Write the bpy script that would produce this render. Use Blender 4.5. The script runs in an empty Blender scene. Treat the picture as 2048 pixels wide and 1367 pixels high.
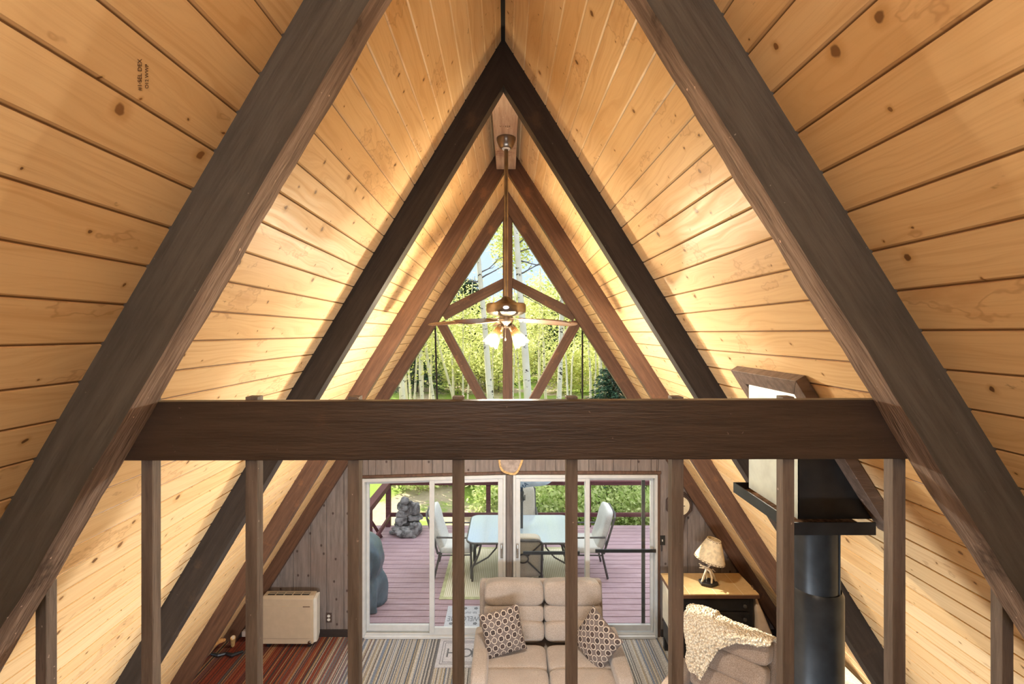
import bpy, math, random
import numpy as np
from mathutils import Vector, Matrix, Euler, noise as mn

S = bpy.context.scene
COL = S.collection
PI = math.pi
R = math.radians
random.seed(7)

# ---------------------------------------------------------------- camera, world, lights, exposure
F, CX, CY, CZ = 910.0, 1018.0, 665.0, 3.84          # focal length in px of a 2048 wide frame, vanishing point, eye height
cam_d = bpy.data.cameras.new('camera')
cam = bpy.data.objects.new('camera', cam_d)
COL.objects.link(cam)
cam_d.sensor_width = 36.0
cam_d.lens = F / 2048 * 36
cam_d.clip_start, cam_d.clip_end = 0.02, 500
cam_d.shift_x = (1024 - CX) / 2048
cam_d.shift_y = -(683.5 - CY) / 2048
cam.location = (0, 0, CZ)
cam.rotation_euler = (PI / 2, 0, 0)
S.camera = cam

W = bpy.data.worlds.new('sky'); S.world = W
W.use_nodes = True
wn = W.node_tree.nodes; wl = W.node_tree.links
wn.clear()
w_out = wn.new('ShaderNodeOutputWorld'); w_bg = wn.new('ShaderNodeBackground')
w_tc = wn.new('ShaderNodeTexCoord'); w_sep = wn.new('ShaderNodeSeparateXYZ'); w_rmp = wn.new('ShaderNodeValToRGB')
wl.new(w_tc.outputs['Generated'], w_sep.inputs[0]); wl.new(w_sep.outputs['Z'], w_rmp.inputs[0])
w_rmp.color_ramp.elements[0].position = 0.0; w_rmp.color_ramp.elements[0].color = (0.66, 0.80, 1.0, 1)
w_rmp.color_ramp.elements[1].position = 0.45; w_rmp.color_ramp.elements[1].color = (0.60, 0.76, 1.0, 1)
e_ = w_rmp.color_ramp.elements.new(0.75); e_.color = (2.6, 2.7, 2.9, 1)      # zenith out of view, brightened as added ambient light
wl.new(w_rmp.outputs[0], w_bg.inputs['Color']); wl.new(w_bg.outputs[0], w_out.inputs[0])
w_bg.inputs['Strength'].default_value = 0.55

def light(name, kind, loc, energy, color, **kw):
    d = bpy.data.lights.new(name, kind); o = bpy.data.objects.new(name, d); COL.objects.link(o)
    o.location = loc; d.energy = energy; d.color = color
    for k, v in kw.items():
        if k == 'aim': o.rotation_euler = (Vector(v) - Vector(loc)).to_track_quat('-Z', 'Y').to_euler()
        else: setattr(d, k, v)
    return o
SUN_DIR = Vector((-0.60, 0.50, 0.66))
light('sun', 'SUN', (0, 0, 20), 6.5, (1.0, 0.92, 0.76), angle=R(1.2), aim=tuple(Vector((0, 0, 20)) - SUN_DIR))
# added unseen fill lights: uplight and points in the loft, strip beneath it
light('loft_bounce_fill', 'AREA', (0, -0.9, 3.3), 36, (0.92, 0.96, 1.0), shape='RECTANGLE', size=0.9, size_y=0.5, aim=(0, -2.0, 5.0))
for x_ in (-0.33, 0.33):
    light('loft_fill', 'POINT', (x_, -1.1, 4.2), 11, (0.93, 0.96, 1.0), shadow_soft_size=0.06)
light('under_loft_fill', 'AREA', (0, 0.95, 1.2), 52, (0.94, 0.97, 1.0), shape='RECTANGLE', size=2.6, size_y=0.3, aim=(0, 4.2, 1.1))
FAN_BULB_W = 106

S.view_settings.view_transform = 'Standard'
S.view_settings.look = 'None'
S.view_settings.exposure = 1.25
S.view_settings.gamma = 1.0
S.view_settings.use_curve_mapping = False
S.cycles.max_bounces = 7
S.cycles.diffuse_bounces = 5
S.cycles.transparent_max_bounces = 12
S.cycles.sample_clamp_indirect = 6
S.cycles.caustics_reflective = False
S.cycles.caustics_refractive = False
S.cycles.use_denoising = True

def P(px, py, Y):
    return Vector(((px - CX) * Y / F, Y, CZ - (py - CY) * Y / F))

# ---------------------------------------------------------------- mesh helpers
class MB:
    def __init__(s): s.v = []; s.f = []; s.uv = None
    def add(s, vs, fs, M=None):
        o = len(s.v)
        s.v += [(M @ Vector(p)) if M is not None else Vector(p) for p in vs]
        s.f += [tuple(i + o for i in f) for f in fs]
        return s
    def box(s, x0, x1, y0, y1, z0, z1, M=None):
        return s.add([(x0,y0,z0),(x1,y0,z0),(x1,y1,z0),(x0,y1,z0),(x0,y0,z1),(x1,y0,z1),(x1,y1,z1),(x0,y1,z1)],
                     [(3,2,1,0),(4,5,6,7),(0,1,5,4),(1,2,6,5),(2,3,7,6),(3,0,4,7)], M)
    def prism(s, poly, y0, y1, M=None):                 # poly in x,z, pushed along y
        n = len(poly)
        vs = [(p[0], y0, p[1]) for p in poly] + [(p[0], y1, p[1]) for p in poly]
        fs = [tuple(range(n)), tuple(range(2*n-1, n-1, -1))] + [(i, i+n, (i+1) % n + n, (i+1) % n) for i in range(n)]
        return s.add(vs, fs, M)
    def prismz(s, poly, z0, z1, M=None):                # poly in x,y, pushed along z
        n = len(poly)
        vs = [(p[0], p[1], z0) for p in poly] + [(p[0], p[1], z1) for p in poly]
        fs = [tuple(range(n-1, -1, -1)), tuple(range(n, 2*n))] + [(i, (i+1) % n, (i+1) % n + n, i+n) for i in range(n)]
        return s.add(vs, fs, M)
    def tube(s, pts, r, n=8, M=None, cap=True):
        pts = [Vector(p) for p in pts]
        rs = r if isinstance(r, (list, tuple)) else [r] * len(pts)
        vs = []; fs = []; up = None
        for i, p in enumerate(pts):
            t = (pts[min(i+1, len(pts)-1)] - pts[max(i-1, 0)]).normalized()
            if up is None:
                up = Vector((0,0,1)) if abs(t.z) < 0.9 else Vector((1,0,0))
            a = t.cross(up).normalized(); b = a.cross(t).normalized(); up = b
            for k in range(n):
                q = 2*PI*k/n
                vs.append(p + (a*math.cos(q) + b*math.sin(q)) * rs[i])
        for i in range(len(pts)-1):
            for k in range(n):
                fs.append((i*n+k, i*n+(k+1) % n, (i+1)*n+(k+1) % n, (i+1)*n+k))
        if cap:
            fs.append(tuple(range(n-1, -1, -1))); fs.append(tuple((len(pts)-1)*n+k for k in range(n)))
        return s.add(vs, fs, M)
    def lathe(s, prof, n=32, M=None, close=True):       # prof: (radius, z)
        vs = []; fs = []
        for r, z in prof:
            for k in range(n):
                q = 2*PI*k/n; vs.append((r*math.cos(q), r*math.sin(q), z))
        for i in range(len(prof)-1):
            for k in range(n):
                fs.append((i*n+k, i*n+(k+1) % n, (i+1)*n+(k+1) % n, (i+1)*n+k))
        if close:
            fs.append(tuple(range(n-1, -1, -1))); fs.append(tuple((len(prof)-1)*n+k for k in range(n)))
        return s.add(vs, fs, M)
    def sup(s, c, h, e=0.4, e2=None, M=None, nu=32, nv=18, amp=0, fr=4, seed=0):   # superellipsoid, half sizes h
        e2 = e if e2 is None else e2
        pw = lambda x, k: math.copysign(abs(x) ** k, x)
        vs = []; fs = []
        for j in range(nv+1):
            t = -PI/2 + PI*j/nv
            for i in range(nu):
                q = 2*PI*i/nu
                p = Vector((h[0]*pw(math.cos(t), e)*pw(math.cos(q), e2), h[1]*pw(math.cos(t), e)*pw(math.sin(q), e2), h[2]*pw(math.sin(t), e)))
                if amp:
                    p *= 1 + amp * mn.noise(Vector((p.x*fr+seed, p.y*fr, p.z*fr)))
                vs.append(p + Vector(c))
        for j in range(nv):
            for i in range(nu):
                fs.append((j*nu+i, j*nu+(i+1) % nu, (j+1)*nu+(i+1) % nu, (j+1)*nu+i))
        return s.add(vs, fs, M)
    def grid(s, fn, nu, nv, M=None):
        vs = [fn(i/nu, j/nv) for j in range(nv+1) for i in range(nu+1)]
        fs = [(j*(nu+1)+i, j*(nu+1)+i+1, (j+1)*(nu+1)+i+1, (j+1)*(nu+1)+i) for j in range(nv) for i in range(nu)]
        return s.add(vs, fs, M)
    def build(s, name, mat, parent=None, M=None, bevel=0, sub=0, smooth=35, solid=0, kind=None):
        off = Vector((0,0,0)); p = parent
        while p is not None:
            off += p.location if p.type == 'EMPTY' else Vector((0,0,0)); p = p.parent
        vs = s.v
        if M is not None:
            Mi = M.inverted(); vs = [Mi @ v for v in vs]
        elif off.length > 0:
            vs = [v - off for v in vs]
        me = bpy.data.meshes.new(name)
        me.from_pydata([tuple(v) for v in vs], [], s.f)
        if s.uv is not None:
            ul = me.uv_layers.new(name='UVMap')
            for lp in me.loops: ul.data[lp.index].uv = s.uv[lp.vertex_index]
        me.validate(); 
        if mat is not None: me.materials.append(mat)
        if smooth:
            me.polygons.foreach_set('use_smooth', [True] * len(me.polygons))
            me.set_sharp_from_angle(angle=R(smooth))
        o = bpy.data.objects.new(name, me); COL.objects.link(o)
        if parent is not None:
            o.parent = parent
        if M is not None:
            if parent is not None:
                o.matrix_local = Matrix.Translation(-off) @ M
            else:
                o.matrix_world = M
        if solid:
            m = o.modifiers.new('solid', 'SOLIDIFY'); m.thickness = solid; m.offset = 0
        if bevel:
            m = o.modifiers.new('bevel', 'BEVEL'); m.width = bevel; m.segments = 2; m.limit_method = 'ANGLE'; m.angle_limit = R(40)
        if sub:
            m = o.modifiers.new('sub', 'SUBSURF'); m.levels = sub; m.render_levels = sub
        if kind: o['kind'] = kind
        return o

def tag(o, label, cat, group=None, kind=None):
    o['label'] = label; o['category'] = cat
    if group: o['group'] = group
    if kind: o['kind'] = kind
    return o
def root(name, loc, label, cat, group=None, kind=None):
    o = bpy.data.objects.new(name, None); COL.objects.link(o); o.location = loc
    o.empty_display_size = 0.1
    return tag(o, label, cat, group, kind)
def dup(o, parent=None):
    c = o.copy(); COL.objects.link(c)
    if parent is not None: c.parent = parent
    for ch in list(o.children): dup(ch, c)
    return c
def text(s, name, mat, size, M, parent=None, extrude=0.0006, font_align='CENTER'):
    cu = bpy.data.curves.new(name, 'FONT'); cu.body = s; cu.size = size; cu.extrude = extrude
    cu.align_x = font_align; cu.align_y = 'CENTER'; cu.materials.append(mat)
    tmp = bpy.data.objects.new(name, cu); me = bpy.data.meshes.new_from_object(tmp)
    bpy.data.objects.remove(tmp); me.name = name
    o = bpy.data.objects.new(name, me); COL.objects.link(o)
    if parent is not None:
        o.parent = parent
        off = Vector((0,0,0)); p = parent
        while p is not None:
            off += p.location if p.type == 'EMPTY' else Vector((0,0,0)); p = p.parent
        o.matrix_local = Matrix.Translation(-off) @ M
    else: o.matrix_world = M
    return o
def frame(o, x, z):                                     # matrix with given origin, x axis and approximate z axis
    x = Vector(x).normalized(); z = Vector(z); y = z.cross(x).normalized(); z = x.cross(y)
    return Matrix(((x.x,y.x,z.x,o[0]),(x.y,y.y,z.y,o[1]),(x.z,y.z,z.z,o[2]),(0,0,0,1)))
def T(x, y, z): return Matrix.Translation((x, y, z))
def RX(a): return Matrix.Rotation(R(a), 4, 'X')
def RY(a): return Matrix.Rotation(R(a), 4, 'Y')
def RZ(a): return Matrix.Rotation(R(a), 4, 'Z')

# ---------------------------------------------------------------- materials
class NT:
    def __init__(s, name):
        s.m = bpy.data.materials.new(name); s.m.use_nodes = True
        s.n = s.m.node_tree.nodes; s.l = s.m.node_tree.links
        s.b = s.n['Principled BSDF']; s.out = s.n['Material Output']
    def node(s, t, **kw):
        n = s.n.new('ShaderNode' + t)
        for k, v in kw.items():
            setattr(n, k, v)
        return n
    def put(s, sock, v):
        if isinstance(v, (int, float)): sock.default_value = v
        elif isinstance(v, (tuple, list)):
            sock.default_value = tuple(v) + (1,) if len(v) == 3 and sock.type == 'RGBA' else v
        else: s.l.new(v, sock)
    def math(s, op, a, b=0.0, c=0.0, clamp=False):
        n = s.node('Math', operation=op, use_clamp=clamp)
        s.put(n.inputs[0], a); s.put(n.inputs[1], b); s.put(n.inputs[2], c)
        return n.outputs[0]
    def comb(s, x, y, z=0.0):
        n = s.node('CombineXYZ'); s.put(n.inputs[0], x); s.put(n.inputs[1], y); s.put(n.inputs[2], z); return n.outputs[0]
    def sep(s, v):
        n = s.node('SeparateXYZ'); s.put(n.inputs[0], v); return n.outputs
    def noise(s, vec, scale, detail=3, rough=0.55, col=False):
        n = s.node('TexNoise'); s.put(n.inputs['Vector'], vec); n.inputs['Scale'].default_value = scale
        n.inputs['Detail'].default_value = detail; n.inputs['Roughness'].default_value = rough
        return n.outputs[1 if col else 0]
    def white(s, vec, col=False):
        n = s.node('TexWhiteNoise', noise_dimensions='3D'); s.put(n.inputs[0], vec); return n.outputs[1 if col else 0]
    def mapr(s, v, a, b, c=0.0, d=1.0, smooth=True):
        n = s.node('MapRange', interpolation_type='SMOOTHSTEP' if smooth else 'LINEAR')
        s.put(n.inputs[0], v)
        for i, x in enumerate((a, b, c, d)): s.put(n.inputs[1+i], x)
        return n.outputs[0]
    def mix(s, f, a, b, mode='MIX'):
        n = s.node('Mix', data_type='RGBA', blend_type=mode)
        s.put(n.inputs[0], f); s.put(n.inputs[6], a); s.put(n.inputs[7], b); return n.outputs[2]
    def ramp(s, f, stops, interp='LINEAR'):
        n = s.node('ValToRGB'); cr = n.color_ramp; cr.interpolation = interp
        while len(cr.elements) < len(stops): cr.elements.new(0.5)
        for e, (p, c) in zip(cr.elements, stops): e.position = p; e.color = tuple(c) + (1,)
        s.put(n.inputs[0], f); return n.outputs[0]
    def obj(s): return s.node('TexCoord').outputs['Object']
    def bump(s, h, strength=0.3, dist=0.01):
        n = s.node('Bump'); s.put(n.inputs['Height'], h); n.inputs['Strength'].default_value = strength; n.inputs['Distance'].default_value = dist
        s.l.new(n.outputs[0], s.b.inputs['Normal'])
    def done(s, color, rough=0.6, metal=0.0, spec=0.3, **kw):
        s.put(s.b.inputs['Base Color'], color); s.put(s.b.inputs['Roughness'], rough); s.put(s.b.inputs['Metallic'], metal)
        s.b.inputs['Specular IOR Level'].default_value = spec
        for k, v in kw.items(): s.put(s.b.inputs[k], v)
        return s.m

def plain(name, color, rough=0.6, metal=0.0, spec=0.3, var=0.12, scale=12, bump=0.0):
    t = NT(name); o = t.obj()
    n = t.noise(o, scale, 4)
    c = t.mix(t.mapr(n, 0.3, 0.7), tuple(x*(1-var) for x in color), tuple(min(1, x*(1+var)) for x in color))
    if bump: t.bump(t.noise(o, scale*6, 3), bump, 0.004)
    return t.done(c, rough, metal, spec)

def stained(name, c_lo, c_hi, axis='X', rough=0.62, patch=None, grain=0.35, spec=0.25, bump=0.3):
    t = NT(name); x, y, z = t.sep(t.obj())
    st = {'X': (1.2, 14, 14), 'Y': (14, 1.2, 14), 'Z': (14, 14, 1.2)}[axis]
    v = t.comb(t.math('MULTIPLY', x, st[0]), t.math('MULTIPLY', y, st[1]), t.math('MULTIPLY', z, st[2]))
    g = t.noise(v, 2.2, 5, 0.65)
    g2 = t.noise(v, 9, 3, 0.6)
    c = t.mix(t.mapr(g, 0.3, 0.72), c_lo, c_hi)
    c = t.mix(t.mapr(g2, 0.55, 0.8, 0, grain), c, tuple(k*0.55 for k in c_lo))
    if patch:
        pn = t.noise(t.comb(x, y, z), 3.1, 5, 0.7)
        c = t.mix(t.mapr(pn, 0.58, 0.72), c, patch)
    sp = t.noise(t.comb(x, y, z), 55, 2, 0.5)
    c = t.mix(t.mapr(sp, 0.72, 0.78), c, tuple(min(1, k*2.2+0.02) for k in c_hi))
    if bump: t.bump(t.math('ADD', g2, t.math('MULTIPLY', g, 0.6)), bump, 0.006)
    return t.done(c, rough, 0, spec)

def pine():
    t = NT('knotty_pine_boards')
    uv = t.node('UVMap').outputs[0]
    u, v, _ = t.sep(uv)
    pid = t.math('FLOOR', v); fv = t.math('FRACT', v)
    rnd = t.white(t.comb(pid, 3.7, 1.3), col=True); r1, r2, r3 = t.sep(rnd)
    us = t.math('ADD', u, t.math('MULTIPLY', r1, 37.0))
    vm = t.math('MULTIPLY', v, 0.118)
    warp = t.noise(t.comb(t.math('MULTIPLY', us, 1.3), t.math('MULTIPLY', vm, 6), r2), 1.0, 2)
    gv = t.comb(t.math('MULTIPLY', us, 0.9), t.math('ADD', t.math('MULTIPLY', vm, 34), t.math('MULTIPLY', warp, 7.0)), r2)
    g = t.noise(gv, 1.6, 4, 0.6)
    c = t.mix(r1, (0.84, 0.60, 0.325), (0.80, 0.53, 0.255))
    c = t.mix(t.math('MULTIPLY', r3, 0.45), c, (0.88, 0.67, 0.40))
    c = t.mix(t.mapr(g, 0.40, 0.75, 0, 0.5), c, (0.62, 0.36, 0.15))
    g3 = t.noise(t.comb(t.math('MULTIPLY', us, 3.0), t.math('MULTIPLY', vm, 160), r2), 1.0, 3, 0.6)
    c = t.mix(t.mapr(g3, 0.5, 0.8, 0, 0.35), c, (0.60, 0.36, 0.17))
    # broad mineral and water stains
    big = t.noise(t.comb(t.math('MULTIPLY', us, 1.6), t.math('MULTIPLY', v, 0.33), pid), 1.0, 5, 0.62)
    c = t.mix(t.mapr(big, 0.56, 0.72, 0, 0.45), c, (0.52, 0.25, 0.10))
    ed = t.math('ABSOLUTE', t.math('SUBTRACT', big, 0.60))
    c = t.mix(t.mapr(ed, 0.0, 0.012, 0.32, 0), c, (0.36, 0.15, 0.055))
    # knots, one chance in each 12 cm of a board
    kv = t.comb(t.math('DIVIDE', us, 0.115), v, 0.0)
    kw = t.noise(t.comb(t.math('MULTIPLY', us, 20), t.math('MULTIPLY', v, 2.2), 0), 1.4, 2, 0.5, col=True)
    kvw = t.node('VectorMath', operation='MULTIPLY_ADD'); t.put(kvw.inputs[0], kw); kvw.inputs[1].default_value = (0.20, 0.20, 0); t.put(kvw.inputs[2], kv)
    vo = t.node('TexVoronoi', voronoi_dimensions='2D'); t.put(vo.inputs['Vector'], kvw.outputs[0]); vo.inputs['Scale'].default_value = 1.0; vo.inputs['Randomness'].default_value = 0.9
    kr, kg, kb = t.sep(vo.outputs['Color'])
    has = t.math('GREATER_THAN', kr, 0.60)
    rad = t.math('ADD', 0.025, t.math('MULTIPLY', t.math('POWER', kg, 4.0), 0.10))
    kd = t.math('DIVIDE', vo.outputs['Distance'], rad)
    core = t.math('MULTIPLY', t.mapr(kd, 0.75, 1.15, 1, 0), has)
    halo = t.math('MULTIPLY', t.mapr(kd, 0.9, 2.8, 0.5, 0), has)
    c = t.mix(halo, c, (0.56, 0.30, 0.10))
    c = t.mix(core, c, t.mix(kb, (0.17, 0.085, 0.035), (0.30, 0.15, 0.055)))
    # dark bark streaks across a few boards
    sv = t.noise(t.comb(t.math('MULTIPLY', us, 7.5), t.math('MULTIPLY', v, 1.6), t.math('ADD', pid, 9)), 1.0, 4, 0.7)
    c = t.mix(t.math('MULTIPLY', t.mapr(sv, 0.67, 0.74, 0, 0.75), t.math('GREATER_THAN', r2, 0.30)), c, (0.26, 0.13, 0.05))
    ge = t.math('MINIMUM', fv, t.math('SUBTRACT', 1.0, fv))
    c = t.mix(t.mapr(ge, 0.010, 0.034, 0.9, 0), c, (0.13, 0.06, 0.025))
    t.bump(g, 0.12, 0.003)
    return t.done(c, t.mapr(g, 0.3, 0.7, 0.42, 0.55), 0, 0.3)

def carpet():
    t = NT('striped_loop_carpet'); x, y, z = t.sep(t.obj())
    wob = t.math('MULTIPLY', t.noise(t.comb(t.math('MULTIPLY', y, 6), x, 0), 3, 2), 0.006)
    xs = t.math('ADD', x, wob)
    tile = t.math('FLOOR', t.math('DIVIDE', t.math('ADD', x, 20), 0.5))
    s1 = t.math('FLOOR', t.math('DIVIDE', xs, 0.011))
    w1 = t.white(t.comb(s1, tile, 0)); w2 = t.white(t.comb(s1, 5.5, 2))
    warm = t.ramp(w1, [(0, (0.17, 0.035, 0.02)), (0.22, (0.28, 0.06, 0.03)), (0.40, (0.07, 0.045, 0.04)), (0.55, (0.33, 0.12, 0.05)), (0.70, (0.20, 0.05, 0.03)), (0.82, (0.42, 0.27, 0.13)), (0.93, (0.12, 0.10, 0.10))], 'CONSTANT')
    cool_sheen = t.ramp(w1, [(0, (0.17, 0.17, 0.18)), (0.14, (0.46, 0.43, 0.39)), (0.36, (0.22, 0.26, 0.33)), (0.50, (0.34, 0.30, 0.25)), (0.62, (0.58, 0.55, 0.50)), (0.84, (0.12, 0.115, 0.11)), (0.91, (0.45, 0.37, 0.25))], 'CONSTANT')
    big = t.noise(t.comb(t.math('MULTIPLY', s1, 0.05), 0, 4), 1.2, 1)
    f = t.mapr(t.math('ADD', x, t.math('MULTIPLY', t.math('SUBTRACT', w2, 0.5), 0.75)), -2.35, -1.75)  # daylight sheen near the doors painted in as cooler stripes
    c = t.mix(f, warm, cool_sheen)
    yarn = t.noise(t.comb(t.math('MULTIPLY', x, 150), t.math('MULTIPLY', y, 70), 0), 1.0, 2)
    c = t.mix(t.mapr(yarn, 0.35, 0.65, 0.5, 0), c, (0.03, 0.025, 0.025))
    t.bump(yarn, 0.5, 0.006)
    return t.done(c, 0.9, 0, 0.15)

def siding():
    t = NT('grey_stained_siding'); x, y, z = t.sep(t.obj())
    v = t.comb(t.math('MULTIPLY', x, 16), y, t.math('MULTIPLY', z, 1.6))
    g = t.noise(v, 2.0, 5, 0.65)
    c = t.mix(t.mapr(g, 0.3, 0.7), (0.16, 0.132, 0.12), (0.26, 0.218, 0.198))
    b = t.noise(t.comb(x, y, z), 1.7, 3)
    c = t.mix(t.mapr(b, 0.45, 0.7, 0, 0.5), c, (0.22, 0.16, 0.135))
    vo = t.node('TexVoronoi', voronoi_dimensions='2D'); t.put(vo.inputs['Vector'], t.comb(t.math('MULTIPLY', x, 6), t.math('MULTIPLY', z, 4.5))); vo.inputs['Scale'].default_value = 1
    has = t.math('GREATER_THAN', t.sep(vo.outputs['Color'])[0], 0.6)
    c = t.mix(t.math('MULTIPLY', t.mapr(vo.outputs['Distance'], 0.05, 0.10, 0.85, 0), has), c, (0.05, 0.03, 0.025))
    t.bump(g, 0.2, 0.004)
    return t.done(c, 0.6, 0, 0.3)

def leaf(name, c1, c2, trans=0.5):
    t = NT(name)
    r = t.node('ObjectInfo').outputs['Random']
    g = t.node('NewGeometry').outputs['Random Per Island']
    c = t.mix(g, c1, c2)
    c = t.mix(t.math('MULTIPLY', r, 0.35), c, tuple(k*0.6 for k in c1))
    d = t.node('BsdfDiffuse'); tr = t.node('BsdfTranslucent'); mx = t.node('MixShader')
    t.put(d.inputs[0], c); t.put(tr.inputs[0], c); mx.inputs[0].default_value = trans
    t.l.new(d.outputs[0], mx.inputs[1]); t.l.new(tr.outputs[0], mx.inputs[2]); t.l.new(mx.outputs[0], t.out.inputs[0])
    return t.m

def bark():
    t = NT('white_aspen_bark'); x, y, z = t.sep(t.obj())
    ri = t.node('ObjectInfo').outputs['Random']
    zo = t.math('ADD', z, t.math('MULTIPLY', ri, 50))
    v = t.comb(t.math('MULTIPLY', x, 4), t.math('MULTIPLY', y, 4), t.math('MULTIPLY', zo, 9.0))
    n = t.noise(v, 1.0, 4, 0.6)
    c = t.mix(t.noise(t.comb(x, y, zo), 2.5, 3), (0.50, 0.45, 0.35), (0.80, 0.74, 0.62))
    c = t.mix(t.mapr(n, 0.60, 0.66), c, (0.035, 0.03, 0.025))
    c = t.mix(t.mapr(t.noise(t.comb(x, y, t.math('MULTIPLY', zo, 0.5)), 1.2, 2), 0.55, 0.75, 0, 0.4), c, (0.33, 0.29, 0.20))
    return t.done(c, 0.8, 0, 0.1)

def glass(name='window_glass', tint=(0.97, 0.985, 0.98), gl=0.015, rough=0.0):
    t = NT(name); t.n.remove(t.b)
    tr = t.node('BsdfTransparent'); tr.inputs[0].default_value = tint + (1,)
    g = t.node('BsdfGlossy'); g.inputs['Roughness'].default_value = rough
    fr = t.node('LayerWeight'); fr.inputs[0].default_value = 0.25
    f = t.math('MULTIPLY', fr.outputs['Fresnel'], 0.3); f = t.math('ADD', f, gl, clamp=True)
    mx = t.node('MixShader'); t.put(mx.inputs[0], f); t.l.new(tr.outputs[0], mx.inputs[1]); t.l.new(g.outputs[0], mx.inputs[2])
    t.l.new(mx.outputs[0], t.out.inputs[0]); return t.m

def fabric(name, c1, c2, scale=180, bump=0.3):
    t = NT(name); o = t.obj()
    n = t.noise(o, scale, 2, 0.7); n2 = t.noise(o, 5, 3)
    c = t.mix(t.mapr(n, 0.35, 0.65), c1, c2)
    c = t.mix(t.mapr(n2, 0.35, 0.7, 0, 0.25), c, tuple(k*0.8 for k in c1))
    t.bump(n, bump, 0.003)
    t.b.inputs['Sheen Weight'].default_value = 0.25
    return t.done(c, 0.92, 0, 0.1)

def pillow_mat():
    t = NT('taupe_ring_print'); uv = t.node('UVMap').outputs[0]
    u, v, _ = t.sep(uv)
    U = t.math('MULTIPLY', u, 6.0); V = t.math('MULTIPLY', v, 6.0)
    fu = t.math('SUBTRACT', t.math('FRACT', U), 0.5); fv = t.math('SUBTRACT', t.math('FRACT', V), 0.5)
    w = t.white(t.comb(t.math('FLOOR', U), t.math('FLOOR', V), 0))
    rr = t.math('SQRT', t.math('ADD', t.math('MULTIPLY', fu, fu), t.math('MULTIPLY', fv, fv)))
    ring = t.math('LESS_THAN', t.math('ABSOLUTE', t.math('SUBTRACT', rr, 0.37)), 0.032)
    lnk = t.math('MULTIPLY', t.math('LESS_THAN', t.math('MINIMUM', t.math('ABSOLUTE', fu), t.math('ABSOLUTE', fv)), 0.014), t.math('GREATER_THAN', rr, 0.36))
    au = t.math('SUBTRACT', t.math('ABSOLUTE', fu), 0.125); av = t.math('SUBTRACT', t.math('ABSOLUTE', fv), 0.125)
    pet = t.math('LESS_THAN', t.math('SQRT', t.math('ADD', t.math('MULTIPLY', au, au), t.math('MULTIPLY', av, av))), 0.125)
    c = t.mix(t.noise(uv, 60, 2), (0.105, 0.082, 0.073), (0.17, 0.138, 0.125))
    c = t.mix(t.math('MULTIPLY', pet, t.math('GREATER_THAN', w, 0.22)), c, t.mix(w, (0.02, 0.016, 0.016), (0.055, 0.035, 0.03)))
    c = t.mix(t.math('MAXIMUM', ring, lnk), c, (0.60, 0.52, 0.43))
    return t.done(c, 0.7, 0, 0.2)

def ground_mat():
    t = NT('forest_ground'); o = t.obj()
    n = t.noise(o, 0.55, 4); n2 = t.noise(o, 7, 4); n3 = t.noise(o, 40, 2)
    dirt = t.mix(n2, (0.26, 0.20, 0.14), (0.46, 0.38, 0.28))
    grass = t.mix(n3, (0.10, 0.16, 0.03), (0.28, 0.36, 0.08))
    return t.done(t.mix(t.mapr(t.math('ADD', n, t.math('MULTIPLY', n2, 0.25)), 0.55, 0.68), dirt, grass), 0.95, 0, 0.05)

def deck_mat():
    t = NT('plum_stained_deck_boards'); x, y, z = t.sep(t.obj())
    b = t.math('FLOOR', t.math('DIVIDE', t.math('SUBTRACT', y, 5.90), 0.143))
    w = t.white(t.comb(b, 1, 1))
    g = t.noise(t.comb(t.math('MULTIPLY', x, 1.5), t.math('MULTIPLY', y, 25), b), 2, 5, 0.65)
    c = t.mix(t.mapr(g, 0.3, 0.7), (0.27, 0.165, 0.185), (0.40, 0.28, 0.30))
    c = t.mix(t.math('MULTIPLY', w, 0.4), c, (0.34, 0.22, 0.22))
    sp = t.noise(t.comb(x, y, 0), 3, 5, 0.7)
    c = t.mix(t.mapr(sp, 0.62, 0.75, 0, 0.6), c, (0.46, 0.38, 0.38))
    return t.done(c, 0.62, 0, 0.3)

def wool():
    t = NT('cream_crochet_wool'); o = t.obj()
    vo = t.node('TexVoronoi'); t.put(vo.inputs['Vector'], o); vo.inputs['Scale'].default_value = 55
    d = vo.outputs['Distance']
    c = t.mix(t.mapr(d, 0.35, 0.62), (0.80, 0.72, 0.58), (0.55, 0.46, 0.34))
    t.bump(t.math('SUBTRACT', 1.0, d), 0.9, 0.02)
    return t.done(c, 0.95, 0, 0.05)

def tiletop():
    t = NT('tan_tile_top'); x, y, z = t.sep(t.obj())
    n = t.noise(t.comb(x, y, z), 16, 5, 0.7)
    c = t.mix(n, (0.52, 0.33, 0.13), (0.74, 0.55, 0.30))
    fx = t.math('ABSOLUTE', t.math('SUBTRACT', t.math('FRACT', t.math('DIVIDE', x, 0.30)), 0.5))
    c = t.mix(t.math('GREATER_THAN', fx, 0.49), c, (0.80, 0.70, 0.52))
    return t.done(c, 0.35, 0, 0.4)

def rug_mat():
    t = NT('sand_ribbed_outdoor_rug'); x, y, z = t.sep(t.obj())
    r = t.math('SINE', t.math('MULTIPLY', x, 210.0))
    c = t.mix(t.mapr(r, -0.5, 0.5), (0.46, 0.40, 0.26), (0.72, 0.65, 0.49))
    n = t.noise(t.comb(x, y, z), 4, 4)
    c = t.mix(t.mapr(n, 0.4, 0.7, 0, 0.3), c, (0.52, 0.46, 0.30))
    return t.done(c, 0.9, 0, 0.1)

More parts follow.
